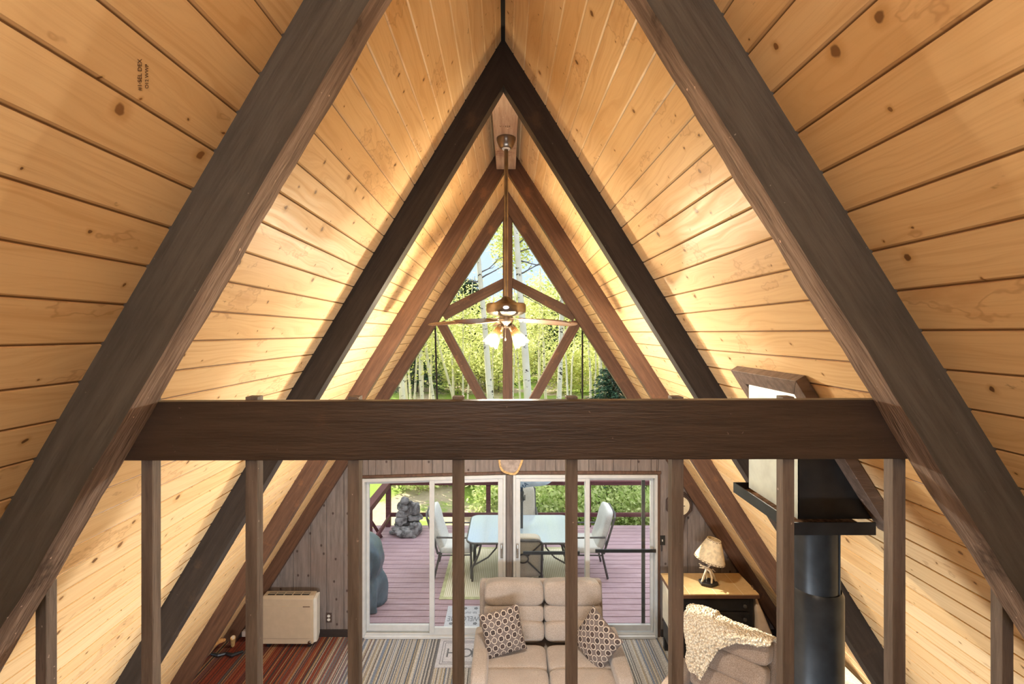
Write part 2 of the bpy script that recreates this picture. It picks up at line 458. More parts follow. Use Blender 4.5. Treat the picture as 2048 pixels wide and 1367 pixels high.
M = {}
M['pine'] = pine()
M['charcoal'] = stained('charcoal_stained_timber', (0.072, 0.068, 0.064), (0.122, 0.116, 0.109), 'X', 0.55, None, 0.5, 0.35)
M['umber'] = stained('shaded_stained_timber', (0.025, 0.019, 0.016), (0.044, 0.033, 0.028), 'X', 0.55, (0.062, 0.040, 0.028), 0.5, 0.25)  # same stain as the other rafters, darkened to paint in shade
M['russet'] = stained('lamplit_stained_timber', (0.085, 0.043, 0.027), (0.15, 0.078, 0.047), 'X', 0.5, (0.19, 0.09, 0.045), 0.4, 0.3)  # same stain, reddened to paint in lamplight on the far timbers
M['russet_z'] = stained('lamplit_stained_post', (0.085, 0.045, 0.030), (0.15, 0.082, 0.052), 'Z', 0.5, None, 0.4, 0.3)  # upright-grain copy with the lamplight painted in likewise
M['sawn'] = stained('rough_sawn_underside', (0.17, 0.122, 0.102), (0.42, 0.32, 0.27), 'X', 0.8, (0.07, 0.052, 0.046), 0.8, 0.15, 0.8)
M['rail'] = stained('dark_stained_rail', (0.042, 0.030, 0.026), (0.068, 0.049, 0.041), 'X', 0.42, (0.08, 0.052, 0.038), 0.4, 0.4)
M['baluster'] = stained('dark_stained_baluster', (0.118, 0.100, 0.092), (0.21, 0.18, 0.168), 'Z', 0.6, None, 0.5, 0.2)
M['ridge'] = stained('bare_ridge_board', (0.40, 0.25, 0.16), (0.58, 0.40, 0.27), 'Y', 0.6, (0.30, 0.15, 0.10), 0.5)
M['siding'] = siding()
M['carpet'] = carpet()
M['base'] = plain('dark_baseboard', (0.035, 0.026, 0.023))
M['doorwhite'] = plain('white_door_aluminium', (0.57, 0.585, 0.59), 0.35, 0.0, 0.5, 0.04)
M['glass'] = glass()
M['chrome'] = plain('polished_metal', (0.75, 0.75, 0.73), 0.2, 1.0, 0.5, 0.05)
M['bronze'] = plain('antique_brass', (0.21, 0.175, 0.145), 0.3, 1.0, 0.5, 0.25, 6)
M['blackmetal'] = plain('black_enamel_metal', (0.022, 0.024, 0.027), 0.38, 0.3, 0.5, 0.3, 8)
M['pipe'] = plain('black_stovepipe_steel', (0.045, 0.052, 0.060), 0.33, 0.6, 0.5, 0.35, 5)
M['galv'] = plain('pale_sheet_metal', (0.62, 0.66, 0.62), 0.35, 0.5, 0.5, 0.12, 7)
M['rust'] = plain('rusty_insulation', (0.20, 0.11, 0.06), 0.9, 0, 0.1, 0.5, 60)
M['trimgrey'] = stained('grey_brown_trim', (0.11, 0.075, 0.055), (0.20, 0.14, 0.11), 'X', 0.5)
M['heater'] = plain('beige_enamel', (0.52, 0.42, 0.30), 0.4, 0, 0.4, 0.04)
M['heaterside'] = plain('pale_enamel', (0.60, 0.58, 0.52), 0.4, 0, 0.4, 0.04)
M['dark'] = plain('dark_gap', (0.02, 0.018, 0.016), 0.8)
M['white'] = plain('white_plastic', (0.75, 0.72, 0.66), 0.4)
M['sofa'] = fabric('oatmeal_upholstery', (0.27, 0.225, 0.19), (0.42, 0.36, 0.315))
M['recliner'] = fabric('brown_tweed_upholstery', (0.20, 0.145, 0.11), (0.36, 0.285, 0.235))
M['tweed'] = fabric('pale_tweed_upholstery', (0.45, 0.40, 0.36), (0.66, 0.61, 0.56), 90)
M['pillow'] = pillow_mat()
M['wool'] = wool()
M['ebony'] = plain('black_painted_wood', (0.018, 0.016, 0.016), 0.4, 0, 0.45, 0.3)
M['walnut'] = plain('brown_top_edge', (0.13, 0.065, 0.04), 0.45)
M['tiletop'] = tiletop()
M['cream'] = plain('cream_panel', (0.74, 0.68, 0.55), 0.5, 0, 0.3, 0.06)
M['parchment'] = plain('parchment_shade', (0.74, 0.62, 0.42), 0.7, 0, 0.2, 0.15, 25)
M['lacing'] = plain('brown_lacing', (0.13, 0.075, 0.045), 0.7)
M['antler'] = plain('pale_antler', (0.66, 0.56, 0.42), 0.5, 0, 0.3, 0.2, 20)
M['paper'] = plain('kraft_paper', (0.58, 0.46, 0.34), 0.75, 0, 0.15, 0.08, 8)
M['clockface'] = plain('cream_dial', (0.74, 0.64, 0.44), 0.5)
M['walnutdark'] = plain('dark_clock_wood', (0.075, 0.05, 0.042), 0.4, 0, 0.4, 0.3, 20)
M['matgrey'] = fabric('grey_mat_pile', (0.38, 0.37, 0.39), (0.55, 0.54, 0.56), 120)
M['matline'] = plain('dark_grey_print', (0.14, 0.14, 0.15), 0.9)
M['foam'] = plain('amber_sealant', (0.60, 0.33, 0.13), 0.6, 0, 0.3, 0.2, 40)
M['gold'] = plain('golden_bark', (0.62, 0.40, 0.17), 0.6, 0, 0.3, 0.3, 60)
M['slice'] = plain('weathered_wood_slice', (0.36, 0.30, 0.27), 0.7, 0, 0.2, 0.25, 14)
M['deck'] = deck_mat()
M['maroon'] = stained('maroon_deck_rail', (0.085, 0.028, 0.030), (0.14, 0.052, 0.052), 'X', 0.6)
M['patio'] = plain('bronze_patio_metal', (0.10, 0.095, 0.09), 0.45, 0.4, 0.4)
M['cushion'] = fabric('stone_outdoor_fabric', (0.50, 0.49, 0.45), (0.64, 0.63, 0.59), 120, 0.15)
M['tan_cush'] = fabric('tan_outdoor_fabric', (0.42, 0.38, 0.30), (0.55, 0.50, 0.41), 120, 0.15)
M['ripple'] = None
M['stone'] = plain('cast_stone', (0.165, 0.155, 0.15), 0.8, 0, 0.2, 0.65, 9, 0.8)
M['cover'] = plain('slate_vinyl_cover', (0.085, 0.115, 0.14), 0.4, 0, 0.45, 0.25, 5)
M['parasol'] = plain('pale_blue_canvas', (0.50, 0.60, 0.70), 0.8, 0, 0.15, 0.1, 9)
M['navy'] = plain('navy_print', (0.02, 0.06, 0.13), 0.8)
M['rug'] = rug_mat()
M['rugedge'] = plain('olive_rug_border', (0.42, 0.40, 0.22), 0.9)
M['ground'] = ground_mat()
M['bark'] = bark()
M['twig'] = plain('grey_twig', (0.11, 0.095, 0.08), 0.8)
M['aspen'] = leaf('aspen_leaves', (0.50, 0.55, 0.17), (0.84, 0.81, 0.38), 0.55)
M['shrub'] = leaf('shrub_leaves', (0.42, 0.56, 0.16), (0.86, 0.88, 0.48), 0.5)
M['deep'] = leaf('deep_green_leaves', (0.20, 0.28, 0.05), (0.46, 0.52, 0.12), 0.45)
M['spruce'] = leaf('spruce_needles', (0.025, 0.055, 0.035), (0.07, 0.12, 0.075), 0.2)
def ripple():
    t = NT('rippled_table_glass'); o = t.obj()
    n = t.noise(o, 45, 3, 0.7)
    t.n.remove(t.b)
    tr = t.node('BsdfTransparent'); tr.inputs[0].default_value = (0.80, 0.90, 0.95, 1)
    df = t.node('BsdfDiffuse'); t.put(df.inputs[0], t.mix(n, (0.45, 0.56, 0.62), (0.72, 0.82, 0.88)))
    gl = t.node('BsdfGlossy'); gl.inputs['Roughness'].default_value = 0.12
    m1 = t.node('MixShader'); m1.inputs[0].default_value = 0.62; m2 = t.node('MixShader'); m2.inputs[0].default_value = 0.38
    t.l.new(tr.outputs[0], m1.inputs[1]); t.l.new(df.outputs[0], m1.inputs[2])
    t.l.new(m1.outputs[0], m2.inputs[1]); t.l.new(gl.outputs[0], m2.inputs[2]); t.l.new(m2.outputs[0], t.out.inputs[0])
    return t.m
M['ripple'] = ripple()
def shade_glass():
    t = NT('frosted_amber_glass'); t.n.remove(t.b)
    z = t.sep(t.obj())[2]
    c = t.ramp(t.mapr(z, -0.165, -0.01, 0, 1, False), [(0, (1.0, 0.80, 0.50)), (0.45, (1.0, 0.78, 0.45)), (0.72, (0.75, 0.33, 0.09)), (1, (0.40, 0.14, 0.03))])
    em = t.node('Emission'); t.put(em.inputs[0], c); t.put(em.inputs[1], t.mapr(z, -0.13, -0.02, 1.7, 0.55))
    tr = t.node('BsdfTransparent'); tr.inputs[0].default_value = (1, 0.85, 0.62, 1)
    mx = t.node('MixShader'); mx.inputs[0].default_value = 0.5
    t.l.new(tr.outputs[0], mx.inputs[1]); t.l.new(em.outputs[0], mx.inputs[2]); t.l.new(mx.outputs[0], t.out.inputs[0]); return t.m
M['shade'] = shade_glass()
def emit(name, c, s):
    t = NT(name); t.n.remove(t.b); e = t.node('Emission'); e.inputs[0].default_value = c + (1,); e.inputs[1].default_value = s
    t.l.new(e.outputs[0], t.out.inputs[0]); return t.m
M['bulb'] = emit('lit_bulb', (1.0, 0.85, 0.62), 14.0)

# ---------------------------------------------------------------- the A-frame: profile of the two roof planes at any depth
ZA = 5.617
KEY_Y = [1.205, 2.741, 4.17, 5.70]
KEY_L = [1.71, 1.665, 1.625, 1.575]
KEY_R = [1.597, 1.605, 1.56, 1.552]
KEY_X = [-0.020, -0.036, -0.035, -0.022]
def slope(side, Y):
    return float(np.interp(Y, KEY_Y, KEY_L if side < 0 else KEY_R))
def ridge_x(Y): return float(np.interp(Y, KEY_Y, KEY_X))
def roof_x(side, z, Y, inset=0.0):                       # x of the board face at height z, pulled inward by inset
    m = slope(side, Y)
    return ridge_x(Y) + side * ((ZA - z) / m - inset * math.sqrt(1 + 1/m/m))
GABLE = 5.76
YB = -2.6                                                # back of the loft
ROOF_END = 6.05

def ceiling(side, name, pitch, phase, label):
    Ys = [YB, 0.3, 1.205, 2.0, 2.741, 3.45, 4.17, 5.0, 5.70, ROOF_END]
    zs = []                                              # (z, depth of groove, plank coordinate)
    k0 = math.floor((0 - phase) / pitch); k1 = math.ceil((ZA - phase) / pitch)
    for k in range(k0, k1):
        z0 = phase + k*pitch
        for dz, dep in ((0.0, 0.007), (0.0028, 0.0045), (0.0048, 0.0), (pitch-0.0048, 0.0), (pitch-0.0028, 0.0045)):
            z = z0 + dz
            if -0.03 <= z <= ZA - 0.02: zs.append((z, dep, (z-phase)/pitch))
    zs.append((ZA - 0.001, 0.0, (ZA-phase)/pitch))
    b = MB(); b.uv = []
    n = len(zs); vs = []
    for lay in (0, 1):
        for Y in Ys:
            for z, dep, pc in zs:
                vs.append((roof_x(side, z, Y, -(dep if lay == 0 else 0.09)), Y, z)); b.uv.append((Y + (11 if side > 0 else 0), pc + (100 if side > 0 else 0)))
    fs = []
    def idx(l, i, j): return l*len(Ys)*n + i*n + j
    for l in (0, 1):
        for i in range(len(Ys)-1):
            for j in range(n-1):
                q = (idx(l,i,j), idx(l,i+1,j), idx(l,i+1,j+1), idx(l,i,j+1))
                fs.append(q if (l == 0) == (side < 0) else q[::-1])
    for j in range(n-1):
        fs.append((idx(0,0,j), idx(0,0,j+1), idx(1,0,j+1), idx(1,0,j)))
        i = len(Ys)-1
        fs.append((idx(0,i,j), idx(1,i,j), idx(1,i,j+1), idx(0,i,j+1)))
    for i in range(len(Ys)-1):
        fs.append((idx(0,i,n-1), idx(0,i+1,n-1), idx(1,i+1,n-1), idx(1,i,n-1)))
    b.add(vs, fs)
    o = b.build(name, M['pine'], smooth=20, kind='structure')
    return tag(o, label, 'ceiling')
cl = ceiling(-1, 'ceiling_left', 0.1020, 4.424, 'sloping knotty pine board ceiling with the water stains and mill stamp')
cr = ceiling(1, 'ceiling_right', 0.1046, 4.160, 'sloping knotty pine board ceiling that the stove flue box comes through')

tag(MB().box(-0.05, 0.0, YB, ROOF_END, ZA-0.02, ZA+0.06).build('trim_3', M['dark'], kind='structure'), 'dark seam strip where the two board slopes meet at the ridge', 'trim')

def rafter(side, Y0, depth, t, mat, label, rough=0.0, seed=0):
    m = slope(side, Y0); x0 = ridge_x(Y0)
    d = Vector((side/m, 0, -1)).normalized()             # down the slope
    nin = Vector((-side, 0, -1/m)).normalized()          # into the room
    vert = depth * math.sqrt(1 + m*m)                    # plumb cut length at the ridge
    Lo = ZA * math.sqrt(1 + 1/m/m)
    Mx = frame((x0, Y0, ZA), d, nin)
    Mx = Matrix(((d.x, 0, nin.x, x0), (d.y, 1, nin.y, Y0), (d.z, 0, nin.z, ZA), (0,0,0,1)))
    # local: x down the slope, z into the room, y depth
    n = 90 if rough else 24
    s_in0 = vert * abs(d.z) - 0.0                        # the inner edge starts where the plumb cut leaves it
    s_in0 = depth / (abs(nin.x)) * d.x * side * 1.0 if False else depth * (abs(nin.z) / abs(d.z)) * 0
    # plumb cut: points with world x = x0 ->  s*d.x + h*nin.x = 0  ->  s = -h*nin.x/d.x
    cut = lambda h: -h*nin.x/d.x
    end = lambda h: (-ZA - h*nin.z)/d.z                  # level cut on the floor
    b = MB(); vs = []; fs = []
    hs = (0.0, 0.0, 1.0, 1.0)
    for i in range(n+1):
        for c in range(4):
            h = depth if hs[c] else -0.004
            y = 0.0 if c in (0, 3) else t
            s = cut(h) + (end(h) - cut(h)) * i/n
            if rough and c in (2, 3):
                q = mn.noise(Vector((s*3.1+seed, c*7.3, 0))) * 0.6 + mn.noise(Vector((s*11+seed, c*5.1, 3))) * 0.4
                h += rough * q; y += rough * 1.1 * mn.noise(Vector((s*6+seed, c*2.7, 9)))
            vs.append((s, y, h))
    for i in range(n):
        a = i*4; e = a+4
        for c in range(4):
            c2 = (c+1) % 4
            q = (a+c, a+c2, e+c2, e+c)
            fs.append(q if side > 0 else q[::-1])
    fs.append((3,2,1,0) if side > 0 else (0,1,2,3)); k = n*4; fs.append((k,k+1,k+2,k+3) if side > 0 else (k+3,k+2,k+1,k))
    b.add(vs, fs, Mx)
    o = b.build('rafter', mat, M=Mx, smooth=30, bevel=0 if rough else 0.004)
    if rough > 0.004:                                    # rough-sawn underside, coloured paler to carry the lamplight on it
        o.data.materials.append(M['sawn'])
        for i in range(n): o.data.polygons[i*4+2].material_index = 1
    return tag(o, label, 'rafter', 'roof rafters')
RT = 0.092
rafter(-1, 1.205, 0.150, RT, M['charcoal'], 'closest rough-sawn rafter, on the stained-board slope, crossing the loft rail end', 0.007, 3)
rafter(1, 1.205, 0.150, RT, M['charcoal'], 'closest rough-sawn rafter, beside the flue box, with wavy bark edge', 0.009, 17)
rafter(-1, 2.741, 0.150, 0.09, M['umber'], 'near-black second rafter in from the loft, slope opposite the stove', 0.002, 5)
rafter(1, 2.741, 0.150, 0.09, M['umber'], 'near-black second rafter in from the loft, just beyond the flue box', 0.002, 8)
rafter(-1, 4.17, 0.148, 0.09, M['russet'], 'reddish-brown third rafter standing before the wall heater', 0, 0)
rafter(1, 4.17, 0.148, 0.09, M['russet'], 'reddish-brown third rafter rising behind the recliner', 0, 0)
rafter(-1, 5.66, 0.150, 0.10, M['russet'], 'farthest rafter against the gable wall above the wall heater', 0, 0)
rafter(1, 5.66, 0.150, 0.10, M['russet'], 'farthest rafter against the gable wall above the dresser and clock', 0, 0)

# ridge board that carries the fan
rb = MB().box(-0.115, 0.062, 2.832, 4.168, 5.335, 5.425).build('ridge_board', M['ridge'], bevel=0.004)
tag(rb, 'pale bare-wood ridge board holding the ceiling fan', 'board')
text('Y·1323', 'grade_stamp', M['lacing'], 0.028, T(-0.03, 3.30, 5.3346) @ RX(180) @ RZ(0), rb)
pd = P(281, 152, 1.0)
def on_roof(px, py, side):                               # intersection of a view ray with a roof plane (near bay)
    dx, dz = (px-CX)/F, -(py-CY)/F
    Y = 1.0
    for _ in range(30):
        m = slope(side, Y); Y = (ZA - CZ + side*m*ridge_x(Y)) / (dz + side*m*dx)
    return Vector((dx*Y, Y, CZ + dz*Y)), m
for s_, px_, y1_, y2_, sz_ in (('#1·SEL DEX', 279, 177, 122, 0.0125), ('O12 WWP', 293, 177, 128, 0.0105)):
    (pa_, m_), (pb_, _), (pm_, _) = on_roof(px_, y1_, -1), on_roof(px_, y2_, -1), on_roof(px_, (y1_+y2_)/2, -1)
    nin_ = Vector((1, 0, -1/m_)).normalized()
    text(s_, 'mill_stamp', M['lacing'], sz_, frame(pm_ + nin_*0.0012, pb_-pa_, nin_), cl, 0.0002)

# ---------------------------------------------------------------- floors and walls
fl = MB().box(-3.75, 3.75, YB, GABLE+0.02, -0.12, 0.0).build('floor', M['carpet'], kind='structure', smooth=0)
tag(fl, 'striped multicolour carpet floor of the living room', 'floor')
lf = MB().box(-2.05, 2.15, YB, 1.33, 2.16, 2.42).build('floor_loft', M['umber'], kind='structure', smooth=0)
tag(lf, 'loft floor that the viewer stands on', 'floor')
wb = MB().prism([(-3.7, -0.1), (3.7, -0.1), (-0.02, ZA+0.05)], YB-0.1, YB).build('wall_back', M['pine'], kind='structure', smooth=0)
tag(wb, 'rear end wall behind the loft', 'wall')

DOOR_L, DOOR_M, DOOR_N, DOOR_R = -1.850, -0.042, 0.052, 1.872          # outer edges of the two sliding doors
DOOR_T = 2.055
WIN_Z = 2.45
def roof_top(x):                                                        # highest wall point under the boards at the gable
    s = -1 if x < ridge_x(GABLE) else 1
    return ZA - abs(x - ridge_x(GABLE)) * slope(s, GABLE)
wall = MB()
rnd = random.Random(3)
xs = [-3.6]
while xs[-1] < 3.6: xs.append(xs[-1] + rnd.choice((0.09, 0.13, 0.17, 0.20, 0.22)))
cuts = sorted(set([x for x in xs] + [DOOR_L, DOOR_M, DOOR_N, DOOR_R]))
for a, c in zip(cuts[:-1], cuts[1:]):
    if c - a < 0.012: continue
    mid = (a+c)/2
    zlo = DOOR_T - 0.028*(DOOR_M-mid) if DOOR_L < mid < DOOR_M else DOOR_T if DOOR_N < mid < DOOR_R else -0.02
    za, zc = min(roof_top(a), WIN_Z), min(roof_top(c), WIN_Z)
    if max(za, zc) <= zlo + 0.01: continue
    za, zc = max(za, zlo+0.002), max(zc, zlo+0.002)
    g = 0.003
    wall.prism([(a+g, zlo), (c-g, zlo), (c-g, zc), (a+g, za)], GABLE, GABLE+0.022)
    wall.prism([(a, zlo), (c, zlo), (c, zc), (a, za)], GABLE+0.018, GABLE+0.12)
wo = wall.build('wall_front', M['siding'], kind='structure', smooth=0)
tag(wo, 'grey-brown vertical board end wall around the sliding doors', 'wall')
bb = MB()
for a, c in ((-3.45, DOOR_L-0.03), (DOOR_R+0.05, 3.45)): bb.box(a, c, GABLE-0.016, GABLE, 0, 0.09)
tag(bb.build('baseboard_front', M['base'], kind='structure', bevel=0.003), 'dark baseboard along the end wall', 'baseboard')
tm = MB()
k_ = DOOR_T - 0.028*(DOOR_M-DOOR_L); tm.prism([(DOOR_L-0.03, k_), (DOOR_M, DOOR_T), (DOOR_M, DOOR_T+0.03), (DOOR_L-0.03, k_+0.03)], GABLE-0.02, GABLE).box(DOOR_M, DOOR_R+0.05, GABLE-0.02, GABLE, DOOR_T, DOOR_T+0.035).box(DOOR_R, DOOR_R+0.035, GABLE-0.02, GABLE, 0, DOOR_T)
tag(tm.build('trim_1', M['russet_z'], kind='structure', bevel=0.003), 'thin red-brown moulding above and beside the sliding doors', 'trim')
tag(MB().box(DOOR_M+0.014, DOOR_N-0.014, GABLE-0.05, GABLE+0.02, 0, DOOR_T).build('trim_2', M['baluster'], kind='structure', bevel=0.004), 'narrow wooden post between the two sliding doors', 'trim')

# ---------------------------------------------------------------- gable window
WY = GABLE + 0.02
win = root('window_1', (-0.02, WY, WIN_Z), 'tall triangular gable window with wooden braces', 'window', kind='structure')
def w(px, py): 
    p = P(px, py, GABLE); return (p.x, p.z)
MB().box(w(1005.6, 0)[0], w(1025, 0)[0], WY-0.05, WY+0.06, WIN_Z, 5.36).build('center_post', M['russet_z'], win, bevel=0.004)
def brace(quad):
    q = [w(*p) for p in quad]
    a = (Vector((q[0][0], 0, q[0][1])) + Vector((q[3][0], 0, q[3][1])))/2; c = (Vector((q[1][0], 0, q[1][1])) + Vector((q[2][0], 0, q[2][1])))/2
    Mx = frame((a.x, WY, a.z), c-a, (0, -1, 0))
    MB().prism(q, WY-0.045, WY+0.05).build('brace', M['russet'], win, M=Mx, bevel=0.003)
brace([(1005.6, 556.5), (879, 620), (891, 639), (1005.6, 577.5)])
brace([(1025, 556), (1157, 622), (1146, 641), (1025, 575)])
brace([(873, 648), (990, 866), (1006, 858), (889, 640)])
brace([(1165, 643), (1040, 866), (1025, 858), (1144, 640)])
for x1, y1, x2, y2 in ((869.5, 640, 876, 880), (1165.3, 640, 1165.3, 880)):
    a, c = P(x1, y1, GABLE), P(x2, y2, GABLE)
    MB().tube([(a.x, WY, a.z), (c.x, WY, c.z)], 0.012, 6).build('mullion', M['dark'], win)
sl = MB().box(-2.1, 2.05, GABLE-0.03, GABLE+0.13, WIN_Z-0.03, WIN_Z+0.02); sl.build('window_sill', M['russet'], win, bevel=0.004)
gl = MB().prism([(-2.02, WIN_Z), (1.98, WIN_Z), (-0.02, 5.52)], WY+0.055, WY+0.063)
gl.build('glass', M['glass'], win, smooth=0)

# ---------------------------------------------------------------- sliding doors
def sliding_door(name, xl, xr, label, splits, sag, handle_side):
    d = root(name, ((xl+xr)/2, GABLE+0.03, 0), label, 'door', kind='structure')
    zb, zt = 0.0, DOOR_T - 0.005
    sh = lambda b: (b.v.__setitem__(slice(None), [Vector((v.x, v.y, v.z - sag*(xr - v.x))) for v in b.v]), b)[1]
    y0, y1 = GABLE-0.035, GABLE+0.10
    f = MB()
    f.box(xl, xl+0.032, y0, y1, zb, zt).box(xr-0.032, xr, y0, y1, zb, zt).box(xl+0.032, xr-0.032, y0, y1, zt-0.042, zt).box(xl+0.032, xr-0.032, y0-0.02, y1, 0.0, 0.028).box(xl+0.032, xr-0.032, y0+0.02, y0+0.03, 0.028, 0.045)
    f.v = [Vector((v.x, v.y, max(v.z - sag*(xr - v.x), v.z if v.z < 0.1 else -9))) for v in f.v]
    f.build('door_frame', M['doorwhite'], d, bevel=0.003)
    for nm, a, c, yy, st in splits:
        p = MB(); zb2, zt2 = 0.045, zt-0.042
        p.box(a, a+st, yy, yy+0.035, zb2, zt2).box(c-st, c, yy, yy+0.035, zb2, zt2).box(a+st, c-st, yy, yy+0.035, zb2, zb2+0.075).box(a+st, c-st, yy, yy+0.035, zt2-0.045, zt2)
        p.v = [Vector((v.x, v.y, v.z - (sag*(xr - v.x) if v.z > 1 else 0))) for v in p.v]
        po = p.build(nm, M['doorwhite'], d, bevel=0.003)
        g = MB().box(a+st, c-st, yy+0.014, yy+0.020, zb2+0.075, zt2-0.045 - sag*1.0)
        g.build('pane', M['glass'], po, smooth=0)
    hx = handle_side
    h = MB().box(hx-0.016, hx+0.016, GABLE-0.045, GABLE-0.03, 1.01, 1.19)
    h.tube([(hx, GABLE-0.045, 1.03), (hx, GABLE-0.085, 1.05), (hx, GABLE-0.085, 1.15), (hx, GABLE-0.045, 1.17)], 0.009, 8)
    h.build('door_handle', M['chrome'], d)
    return d
sliding_door('door_1', DOOR_L, DOOR_M, 'white sliding glass door on the grill and fountain side', 
             [('fixed_panel', DOOR_L+0.034, -0.965, GABLE+0.035, 0.034), ('sliding_panel', -1.005, DOOR_M-0.034, GABLE-0.02, 0.062)], 0.028, -0.092)
d2 = sliding_door('door_2', DOOR_N, DOOR_R, 'white sliding glass door with the black security bars',
             [('sliding_panel', DOOR_N+0.034, 1.02, GABLE-0.02, 0.055), ('fixed_panel', 0.965, DOOR_R-0.034, GABLE+0.035, 0.036)], 0.0, 0.105)
MB().box(P(1287,0,GABLE).x, P(1294,0,GABLE).x, GABLE+0.075, GABLE+0.095, 0.06, 1.97).build('screen_stile', M['patio'], d2, bevel=0.002)
sb = MB().box(P(1046,0,GABLE).x, P(1158,0,GABLE).x, GABLE-0.062, GABLE-0.044, P(0,1104,GABLE).z, P(0,1098,GABLE).z).box(P(1189,0,GABLE).x, DOOR_R-0.03, GABLE-0.062, GABLE-0.044, P(0,1100,GABLE).z, P(0,1094,GABLE).z)
sb.build('security_bar', M['blackmetal'], d2)['label'] = 'black metal security bar'

# things hung on the end wall
def wall_disc():
    c = P(1021, 912, GABLE)
    r_ = root('wood_slice_plaque', (c.x, GABLE, c.z), 'oval wood slice plaque with golden bark rim above the door post', 'plaque')
    rim = MB(); n = 48
    def ring(a0, b0, a1, b1, y0, y1):
        vs = []; fs = []
        for k in range(n):
            q = 2*PI*k/n; jx = 1 + 0.04*math.sin(5*q+1) 
            for a, b2, y in ((a1*jx, b1*jx, y1), (a1*jx, b1*jx, y0), (a0*jx, b0*jx, y0), (a0*jx, b0*jx, y1)):
                vs.append((c.x + a*math.cos(q), y, c.z + b2*math.sin(q)))
        for k in range(n):
            for j in range(4):
                fs.append((k*4+j, k*4+(j+1) % 4, ((k+1) % n)*4+(j+1) % 4, ((k+1) % n)*4+j))
        rim.add(vs, fs)
    ring(0.135, 0.195, 0.160, 0.222, GABLE-0.055, GABLE-0.022)
    rim.build('bark_rim', M['gold'], r_)
    fc = MB(); fc.prism([(c.x + 0.138*math.cos(2*PI*k/n), c.z + 0.20*math.sin(2*PI*k/n)) for k in range(n)], GABLE-0.05, GABLE-0.022)
    fc.build('slice_face', M['slice'], r_)
wall_disc()
def clock():
    c = P(1357, 1008, GABLE); a = 0.176
    r_ = root('wall_clock', (c.x, GABLE, c.z), 'octagonal dark wood wall clock above the dresser', 'clock')
    oc = lambda s: [(c.x + s*math.cos(R(22.5+45*k)), c.z + s*math.sin(R(22.5+45*k))) for k in range(8)]
    MB().prism(oc(a), GABLE-0.04, GABLE).build('case', M['walnutdark'], r_, bevel=0.008)
    MB().prism(oc(a*0.86), GABLE-0.052, GABLE-0.04).build('bezel', M['walnutdark'], r_, bevel=0.006)
    MB().prism([(c.x+0.118*math.cos(2*PI*k/40), c.z+0.118*math.sin(2*PI*k/40)) for k in range(40)], GABLE-0.057, GABLE-0.05).build('dial', M['clockface'], r_)
    h = MB().box(c.x-0.004, c.x+0.004, GABLE-0.061, GABLE-0.057, c.z-0.01, c.z+0.085).box(c.x-0.01, c.x+0.06, GABLE-0.061, GABLE-0.057, c.z-0.004, c.z+0.004)
    h.build('hands', M['dark'], r_)
    MB().prism([(c.x-0.075, c.z-0.15), (c.x-0.05, c.z-0.33), (c.x+0.05, c.z-0.33), (c.x+0.075, c.z-0.15)], GABLE-0.04, GABLE).build('pendulum_box', M['walnutdark'], r_, bevel=0.006)
clock()
def switch():
    a, c = P(1319, 1070, GABLE), P(1330, 1089, GABLE)
    r_ = root('light_switch', ((a.x+c.x)/2, GABLE, c.z), 'dark light switch plate beside the sliding door', 'switch')
    MB().box(a.x, c.x, GABLE-0.008, GABLE, c.z, a.z).build('plate', M['blackmetal'], r_, bevel=0.002)
    MB().box(a.x+0.027, a.x+0.038, GABLE-0.02, GABLE-0.008, c.z+0.05, c.z+0.075).build('toggle', M['white'], r_, bevel=0.002)
    MB().box(a.x+0.022, a.x+0.03, GABLE-0.012, GABLE, c.z-0.075, c.z).build('cord', M['blackmetal'], r_)
switch()
def outlet():
    c = P(658, 1234, GABLE)
    r_ = root('wall_outlet', (c.x, GABLE, c.z-0.06), 'brown plate outlet with two white sockets beside the heater', 'outlet')
    MB().box(c.x-0.036, c.x+0.036, GABLE-0.007, GABLE, c.z-0.06, c.z+0.06).build('plate', M['walnutdark'], r_, bevel=0.002)
    for s in (-1, 1):
        MB().prism([(c.x+0.019*math.cos(2*PI*k/20), c.z+s*0.023+0.017*math.sin(2*PI*k/20)) for k in range(20)], GABLE-0.011, GABLE-0.006).build('socket', M['white'], r_)
outlet()

